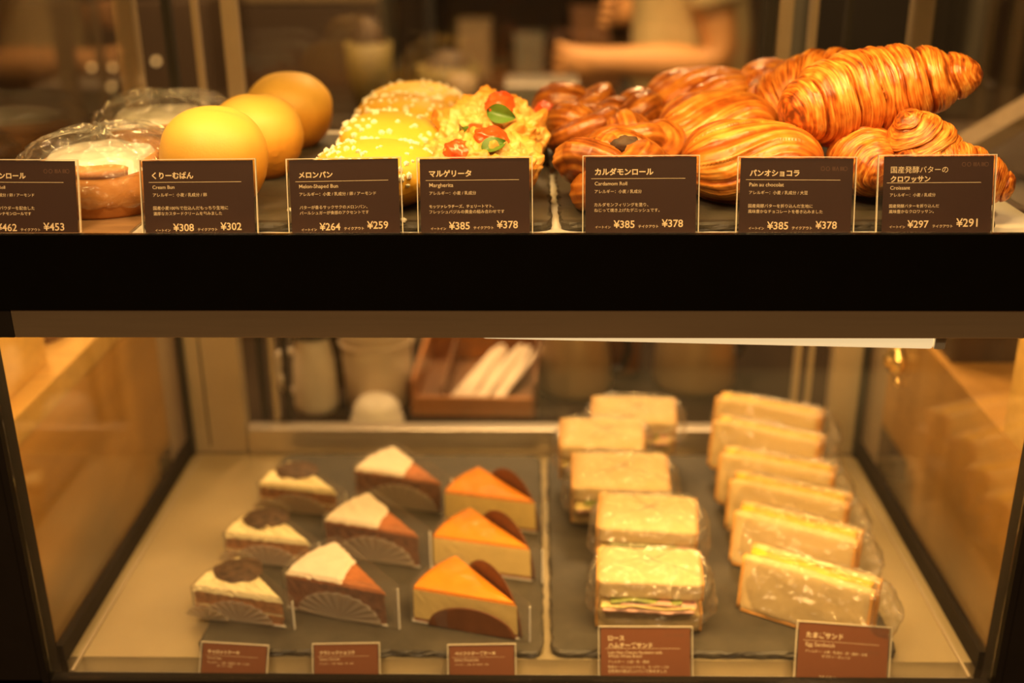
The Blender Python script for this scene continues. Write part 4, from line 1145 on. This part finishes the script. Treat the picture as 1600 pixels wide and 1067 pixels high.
# ---- ham sandwiches in bags: a stack of bread, filling and bread with the cut face to the glass
def rough_slab(name, parent, x0, x1, y0, y1, z0, z1, mat, seed=0, amp=0.0012, bend=0.0, n=18, bev=0.004):
    bm = bmesh.new()
    bm_box(bm, x0, x1, y0, y1, z0, z1, 0)
    bmesh.ops.subdivide_edges(bm, edges=bm.edges[:], cuts=n, use_grid_fill=True)
    cx, cy, cz = (x0 + x1) / 2, (y0 + y1) / 2, (z0 + z1) / 2
    hx, hy, hz = (x1 - x0) / 2, (y1 - y0) / 2, (z1 - z0) / 2
    for v in bm.verts:
        p = v.co - Vector((cx, cy, cz))
        # soften corners
        ex, ey, ez = [max(0, abs(p[i]) - (h - b)) / b for i, h, b in ((0, hx, min(bev, hx)), (1, hy, min(bev, hy)), (2, hz, min(bev, hz)))]
        l = math.sqrt(ex * ex + ey * ey + ez * ez)
        if l > 1:
            for i, (h, e, b) in enumerate(((hx, ex, min(bev, hx)), (hy, ey, min(bev, hy)), (hz, ez, min(bev, hz)))):
                if e > 0: p[i] = math.copysign((h - b) + b * e / l, p[i])
        w = Vector((nz(v.co.x * 55 + seed, v.co.y * 55, v.co.z * 55), nz(v.co.y * 55, v.co.z * 55 + seed, v.co.x * 55), nz(v.co.z * 55, v.co.x * 55, v.co.y * 55 + seed)))
        v.co = Vector((cx, cy, cz)) + p + w * amp + Vector((0, 0, bend * (p.x / hx) ** 2))
    return from_bm(name, bm, mat, parent, True)

def ham_sandwich(label, loc, rot, W=0.098, Dp=0.062, seed=0):
    t = thing('ham_sandwich', label, 'sandwich', loc, 0, 'bagged ham sandwiches', rot=rot)
    w = W / 2; d = Dp / 2
    rough_slab('lower_bread', t, -w, w, -d, d, 0.001, 0.0235, M['ryebread'], seed, 0.0010)
    rough_slab('upper_bread', t, -w, w, -d, d, 0.0355, 0.056, M['bread'], seed + 1, 0.0010)
    for s in (-1, 1):
        for (z0, z1) in ((0.0015, 0.0232), (0.036, 0.0555)):
            a, b = sorted((s * (w - 0.0005), s * (w + 0.0018)))
            rough_slab('bread_crust', t, a, b, -d + 0.0015, d - 0.0015, z0, z1, M['breadcrust'], seed + 3, 0.0004, n=8, bev=0.001)
    def sheet(name, x0, x1, y0, y1, z, th, mat, wav, sd):
        vs, fs = [], []; nu, nv = 44, 14
        for k in (0, 1):
            for i in range(nu):
                for j in range(nv):
                    x = x0 + (x1 - x0) * i / (nu - 1); y = y0 + (y1 - y0) * j / (nv - 1)
                    vs.append(Vector((x, y + 0.0012 * nz(x * 90, sd), z + wav * nz(x * 38 + sd, y * 30, 1.0) + k * th)))
        o2 = nu * nv
        for i in range(nu - 1):
            for j in range(nv - 1):
                q = (i * nv + j, (i + 1) * nv + j, (i + 1) * nv + j + 1, i * nv + j + 1)
                fs.append(q[::-1]); fs.append(tuple(a + o2 for a in q))
        for i in range(nu - 1):
            fs.append((i * nv, (i + 1) * nv, (i + 1) * nv + o2, i * nv + o2)); e = nv - 1
            fs.append((i * nv + e, i * nv + e + o2, (i + 1) * nv + e + o2, (i + 1) * nv + e))
        for j in range(nv - 1):
            fs.append((j, j + o2, j + 1 + o2, j + 1)); e = (nu - 1) * nv
            fs.append((e + j, e + j + 1, e + j + 1 + o2, e + j + o2))
        return from_vf(name, vs, fs, mat, t, True)
    sheet('ham_slice', -w * 0.90, w * 0.86, -d - 0.0065, d * 0.9, 0.0250, 0.0036, M['ham'], 0.0024, seed)
    sheet('cheese_slice', -w * 0.93, w * 0.88, -d - 0.0060, d * 0.9, 0.0295, 0.0020, M['cheeseslice'], 0.0024, seed + 2)
    sheet('ham_slice', -w * 0.55, w * 0.9, -d - 0.0045, d * 0.9, 0.0317, 0.0022, M['ham'], 0.0020, seed + 3)
    sheet('lettuce_leaf', -w * 0.75, w * 0.62, -d - 0.0035, d * 0.9, 0.0340, 0.0016, M['lettuce'], 0.0034, seed + 4)
    bag(t, (0.002, 0, -0.0004), w * 1.12, d * 1.22, 0.0625, seed, pw=5.5, wr=0.6, box_=0.25)
    return t
ham_sandwich('bagged ham and cheese sandwich nearest the glass, right above its price card', (0.127, 0.0930, ZL + 0.0012), (0, 0, RD(-4)), seed=1)
ham_sandwich('bagged ham and cheese sandwich, second from the glass, shifted right', (0.134, 0.1900, ZL + 0.0075), (RD(7), 0, RD(-6)), seed=5, W=0.100)
ham_sandwich('bagged ham and cheese sandwich, third from the glass, shifted left', (0.111, 0.2760, ZL + 0.014), (RD(13), 0, RD(-2)), seed=9, W=0.104)
ham_sandwich('bagged ham and cheese sandwich, fourth from the glass, tilted back', (0.094, 0.3420, ZL + 0.030), (RD(17), 0, RD(-2)), seed=13, W=0.094, Dp=0.052)
ham_sandwich('bagged ham and cheese sandwich, last of its row at the back', (0.136, 0.4040, ZL + 0.034), (RD(22), 0, RD(-3)), seed=17, W=0.098, Dp=0.046)

# ---- egg sandwiches: two upright slices with egg between, cut edge up
def egg_sandwich(label, loc, rot, seed=0, W=0.122, H=0.058, Tb=0.0110, Te=0.0160):
    t = thing('egg_sandwich', label, 'sandwich', loc, 0, 'bagged egg sandwiches', rot=rot)
    w = W / 2
    rough_slab('front_bread', t, -w, w, 0.0, Tb, 0.001, H, M['bread'], seed, 0.0012, n=16, bev=0.0025)
    rough_slab('egg_filling', t, -w * 0.965, w * 0.965, Tb + 0.0003, Tb + Te, 0.003, H * 1.01, M['egg'], seed + 1, 0.0026, n=22, bev=0.002)
    rough_slab('back_bread', t, -w, w, Tb + Te + 0.0003, 2 * Tb + Te, 0.001, H, M['bread'], seed + 2, 0.0012, n=16, bev=0.0025)
    for s in (-1, 1):
        for (y0, y1) in ((0.0003, Tb - 0.0003), (Tb + Te + 0.0006, 2 * Tb + Te - 0.0003)):
            a, b = sorted((s * (w - 0.0006), s * (w + 0.0024)))
            rough_slab('bread_crust', t, a, b, y0, y1, 0.002, H - 0.001, M['breadcrust'], seed + 3, 0.0004, n=8, bev=0.001)
    for (y0, y1) in ((0.0005, Tb - 0.0005), (Tb + Te + 0.0008, 2 * Tb + Te - 0.0005)):
        rough_slab('bottom_crust', t, -w * 0.98, w * 0.98, y0, y1, -0.0012, 0.0016, M['breadcrust'], seed + 5, 0.0003, n=8, bev=0.001)
    bag(t, (0.010, (2 * Tb + Te) / 2, -0.0016), w * 1.12, (2 * Tb + Te) * 0.60, H * 1.09, seed, pw=6, wr=0.5, box_=0.22)
    return t
spots = [(0.270, 0.068, 0.002, -6, -30), (0.276, 0.150, 0.004, -7, -27), (0.283, 0.217, 0.006, -8, -24), (0.281, 0.272, 0.010, -9, -22), (0.279, 0.333, 0.020, -10, -27), (0.291, 0.385, 0.028, -10, -25)]
labs = ['bagged egg sandwich nearest the glass, its white bread face showing fully', 'bagged egg sandwich, second from the glass', 'bagged egg sandwich, third from the glass',
        'bagged egg sandwich, fourth from the glass', 'bagged egg sandwich, fifth from the glass with a bright highlight', 'bagged egg sandwich, last of its row at the back']
for k, (x, y, dz, tilt, yaw) in enumerate(spots):
    egg_sandwich(labs[k], (x, y, ZL + dz), (RD(tilt), 0, RD(yaw)), seed=k * 4 + 2)

# ================================================================== price cards in clear stands
def text_bm(bm, s, x, z, w=None, size=None, bold=0.0, y=0.0):
    if any('\u4e00' <= ch <= '\u9fff' for ch in s): bold = min(bold, 0.004)
    """letters as flat faces in the xz plane, left edge at x, baseline at z, scaled to width w"""
    c = bpy.data.curves.new('t', 'FONT'); c.body = s; c.resolution_u = 3; c.offset = bold
    o = bpy.data.objects.new('t', c); col.objects.link(o)
    dg = bpy.context.evaluated_depsgraph_get(); dg.update()
    me = bpy.data.meshes.new_from_object(o.evaluated_get(dg))
    bpy.data.objects.remove(o); bpy.data.curves.remove(c)
    if not me.vertices: return
    xs = [v.co.x for v in me.vertices]; x0, x1 = min(xs), max(xs)
    k = (w / (x1 - x0)) if w else size
    for v in me.vertices:
        v.co = Vector((x + (v.co.x - x0) * k, y, z + v.co.y * k))
    bm.from_mesh(me); bpy.data.meshes.remove(me)

mm = 0.001
def price_card(label, X, Y, Z, W, H, tilt, yaw, roll, title, eng, allergy, desc, p1, p2, red=False, tl=None, soft=0, left_margin=9.0, faint=False, two=False, scale=1.0):
    """W, H size of the stand; text laid out on a 90 x 59.5 mm card and scaled"""
    t = thing('price_card', label, 'price card', (X, Y, Z), 0, 'price cards in clear stands', rot=(math.radians(-tilt), math.radians(roll), math.radians(yaw)))
    w = W / 2
    # clear stand: front sheet, back sheet, bright edges and a foot
    box('front_sheet', -w, w, -0.0012, -0.0004, 0.0, H, M['acrylic'], t)
    box('back_sheet', -w, w, 0.0006, 0.0016, 0.0, H, M['acrylic'], t)
    box('top_edge', -w, w, -0.0012, 0.0016, H + 0.00005, H + 0.0007, M['acryliced'], t)
    for s in (-1, 1):
        a, b = sorted((s * (w + 0.00005), s * (w + 0.0007)))
        box('side_edge', a, b, -0.0012, 0.0016, 0.0, H + 0.0007, M['acryliced'], t)
    f = box('foot', -w, w, 0.0, 0.012 if red else 0.005, 0.0, 0.0012, M['acrylic'], t); f.rotation_euler = (math.radians(tilt), 0, 0); f.location = (0, 0.0018, 0.0004)
    cw = w - 0.0018 * scale
    box('card', -cw + soft, cw + soft * 0.2, -0.0003, 0.0004, 0.0002, H - 0.0006, M['cardlit' if red else 'card'], t)
    bm = bmesh.new(); S = scale; y = -0.00036
    L0 = -W / 2
    def T(s, xm, zm, wm, bold=0.0): text_bm(bm, s, L0 + xm * mm * S, H - zm * mm * S, wm * mm * S, None, bold, y)
    zo = 0
    if two:
        T(title[0], left_margin, 13.0, title[1], 0.034); T(title[2], left_margin, 20.0, title[3], 0.034); zo = 3.6
    else: T(title[0], left_margin, 14.3, title[1], 0.034)
    lx0, lx1 = (left_margin - 2.8) * mm * S, 80 * mm * S
    zl = H - (17.4 + zo) * mm * S
    r = bmesh.ops.create_grid(bm, x_segments=1, y_segments=1, size=0.5)
    for v in r['verts']: v.co = Vector((L0 + (lx0 + lx1) / 2 + v.co.x * (lx1 - lx0), y, zl + v.co.y * 0.00036 * S))
    zz = 22.6 + zo
    for (s, wm) in eng: T(s, left_margin, zz, wm, 0.006); zz += 3.6
    zz += 2.4 - (0.6 if two else 0)
    for (s, wm, xo) in allergy: T(s, left_margin + xo, zz, wm, 0.006); zz += 4.2
    zz = 39.0 + (1.2 if two else 0)
    for (s, wm) in desc: T(s, left_margin - 0.3, zz, wm, 0.014); zz += 4.3
    T('イートイン', left_margin + 0.5, 56.3, 12.2, 0.010); T(p1, 24.0, 56.0, 16.6, 0.014)
    T('テイクアウト', 43.6, 56.0, 15.8, 0.010); T(p2, 62.0, 55.4, 16.8, 0.014)
    bmesh.ops.recalc_face_normals(bm, faces=bm.faces[:])
    from_bm('lettering', bm, M['ink'], t)
    if faint:
        bm = bmesh.new()
        fx, fz = faint if isinstance(faint, tuple) else (66.0, 8.6)
        for q, (dx, kind) in enumerate([(0, 'o'), (4.0, 'o'), (8.4, 'b'), (11.6, 'v'), (14.6, 'b'), (17.6, 'o')]):
            cx = L0 + (fx + dx) * mm * S; cz = H - fz * mm * S
            if kind == 'o':
                n = 20; a_ = []; b_ = []
                for i in range(n):
                    a = 2 * PI * i / n
                    a_.append(bm.verts.new((cx + 0.0015 * S * math.cos(a), y, cz + 0.0017 * S * math.sin(a))))
                    b_.append(bm.verts.new((cx + 0.0012 * S * math.cos(a), y, cz + 0.0014 * S * math.sin(a))))
                for i in range(n): bm.faces.new((a_[i], a_[(i + 1) % n], b_[(i + 1) % n], b_[i]))
            else:
                for k in range(3 if kind == 'b' else 2):
                    x = cx + (k - 1) * 0.0009 * S; sk = 0.0006 * S * (1 if kind == 'v' and k else -1 if kind == 'v' else 0)
                    vv = [bm.verts.new(c_) for c_ in ((x - sk, y, cz + 0.0016 * S), (x + 0.00035 * S - sk, y, cz + 0.0016 * S), (x + 0.00035 * S + sk, y, cz - 0.0015 * S), (x + sk, y, cz - 0.0015 * S))]
                    bm.faces.new(vv)
        from_bm('faint_mark', bm, M['faint'], t)
    return t

AL = 'アレルギー：'
Zc = ZS + 0.0004
UY = 0.0225
price_card('dark price card ending in ロール at the left edge, prices ¥462 and ¥453', -0.3935, UY, Zc, 0.0915, 0.0593, 14, 0, 0.3, ('シナモンロール', 38.0), [('Cinnamon Roll', 21)], [('小麦 / 乳成分 / 卵 / アーモンド', 40, 4)],
           [('黒シナモンパウダーを配合した', 44), ('クリームのシナモンロールです', 41)], '¥462', '¥453', faint=(66, 8.6), left_margin=12)
price_card('dark price card reading くりーむぱん Cream Bun, prices ¥308 and ¥302', -0.2510, UY, Zc, 0.0915, 0.0593, 14, 0, -0.4, ('くりーむぱん', 33), [('Cream Bun', 17.5)], [(AL + '小麦 / 乳成分 / 卵', 43, 0)],
           [('国産小麦100％で仕込んだもっちり生地に', 60), ('濃厚なカスタードクリームを包みました', 55)], '¥308', '¥302')
price_card('dark price card reading メロンパン Melon-Shaped Bun, prices ¥264 and ¥259', -0.1345, UY, Zc, 0.0900, 0.0600, 14, 0, -1.0, ('メロンパン', 27), [('Melon-Shaped Bun', 31)], [(AL + '小麦 / 乳成分 / 卵 / アーモンド', 61, 0)],
           [('バターが香るサックサクのメロンパン、', 54), ('パールシュガーが食感のアクセントです', 55)], '¥264', '¥259')
price_card('dark price card reading マルゲリータ Margherita, prices ¥385 and ¥378', -0.0315, UY, Zc, 0.0900, 0.0605, 14, 0, -0.5, ('マルゲリータ', 33.5), [('Margherita', 19)], [(AL + '小麦 / 乳成分', 37, 0)],
           [('モッツァレラチーズ、チェリートマト、', 51), ('フレッシュバジルの黄金の組み合わせです', 59.5)], '¥385', '¥378')
price_card('dark price card reading カルダモンロール Cardamom Roll, prices ¥385 and ¥378', 0.0992, UY, Zc, 0.0905, 0.0615, 14, 0, -0.2, ('カルダモンロール', 46), [('Cardamom Roll', 25.5)], [(AL + '小麦 / 乳成分', 37, 0)],
           [('カルダモンフィリングを塗り、', 42.5), ('ねじって焼き上げたデニッシュです。', 51.5)], '¥385', '¥378')
price_card('dark price card reading パンオショコラ Pain au chocolat, prices ¥385 and ¥378', 0.2206, UY, Zc, 0.0915, 0.0602, 14, 0, 0.4, ('パンオショコラ', 39), [('Pain au chocolat', 27)], [(AL + '小麦 / 乳成分 / 大豆', 46, 0)],
           [('国産発酵バターを折り込んだ生地に', 50.5), ('風味豊かなチョコレートを巻き込みました', 58.5)], '¥385', '¥378', faint=(66, 8.6))
price_card('dark price card with two line croissant title, prices ¥297 and ¥291, right edge', 0.3302, UY, Zc, 0.0905, 0.0615, 14, 0, -0.3, ('国産発酵バターの', 44.5, 'クロワッサン', 31), [('Croissant', 15.5)], [(AL + '小麦 / 乳成分', 35.5, 0)],
           [('国産発酵バターを折り込んだ', 39), ('風味豊かなクロワッサン。', 35)], '¥297', '¥291', two=True, faint=(66, 7.0), left_margin=9.5, soft=0.0022)

LY = 0.0125; LZ = ZD - 0.0170
price_card('small brown price card reading キャロットケーキ, leftmost of the lower level', -0.2660, LY, LZ, 0.0620, 0.0380, 24, 0, 3.6, ('キャロットケーキ', 45), [('Carrot Cake', 20)], [(AL + '小麦・乳成分・卵・くるみ', 60, 0), ('オレンジ・大豆', 22, 14)], [], '¥520', '¥510', red=True, scale=0.66)
price_card('small brown price card reading クラシックショコラ, second on the lower level', -0.1590, LY, LZ, 0.0620, 0.0388, 24, 0, -1.6, ('クラシックショコラ', 50), [('Gateau Chocolat', 29)], [(AL + '小麦・乳成分・卵・大豆', 48, 0)], [], '¥600', '¥589', red=True, scale=0.66)
price_card('small russet price card reading ベイクドチーズケーキ in front of the cheesecakes', -0.0325, LY, LZ, 0.0625, 0.0388, 24, 0, -1.4, ('ベイクドチーズケーキ', 58), [('Baked Cheesecake', 34)], [(AL + '小麦・卵・乳成分・大豆', 48, 0)], [], '¥620', '¥609', red=True, scale=0.66)
price_card('brown price card reading ロースハムチーズサンド in front of the ham sandwiches', 0.1190, LY, LZ, 0.0860, 0.0560, 24, 0, -0.2, ('ロース', 16, 'ハムチーズサンド', 44), [('Loin Ham Cheese Sandwich with', 53), ('Whole Wheat Bread', 33)], [(AL + '小麦・乳・豚肉', 40, 0)],
           [('熟成ロースハムとピクルス、ゴーダチーズを', 60), ('全粒粉の香ばしいパンで挟みました', 58)], '¥495', '¥486', red=True, two=True, faint=(66, 8), scale=0.94)
price_card('brown price card reading たまごサンド in front of the egg sandwiches', 0.2985, LY, LZ, 0.0870, 0.0595, 24, 0, 4.6, ('たまごサンド', 36), [('Egg Sandwich', 28)], [(AL + '小麦・乳成分・卵・鶏肉・大豆', 60, 0), ('ゼラチン・オレンジ', 28, 16)], [], '¥400', '¥393', red=True, faint=(62, 25), scale=0.96)
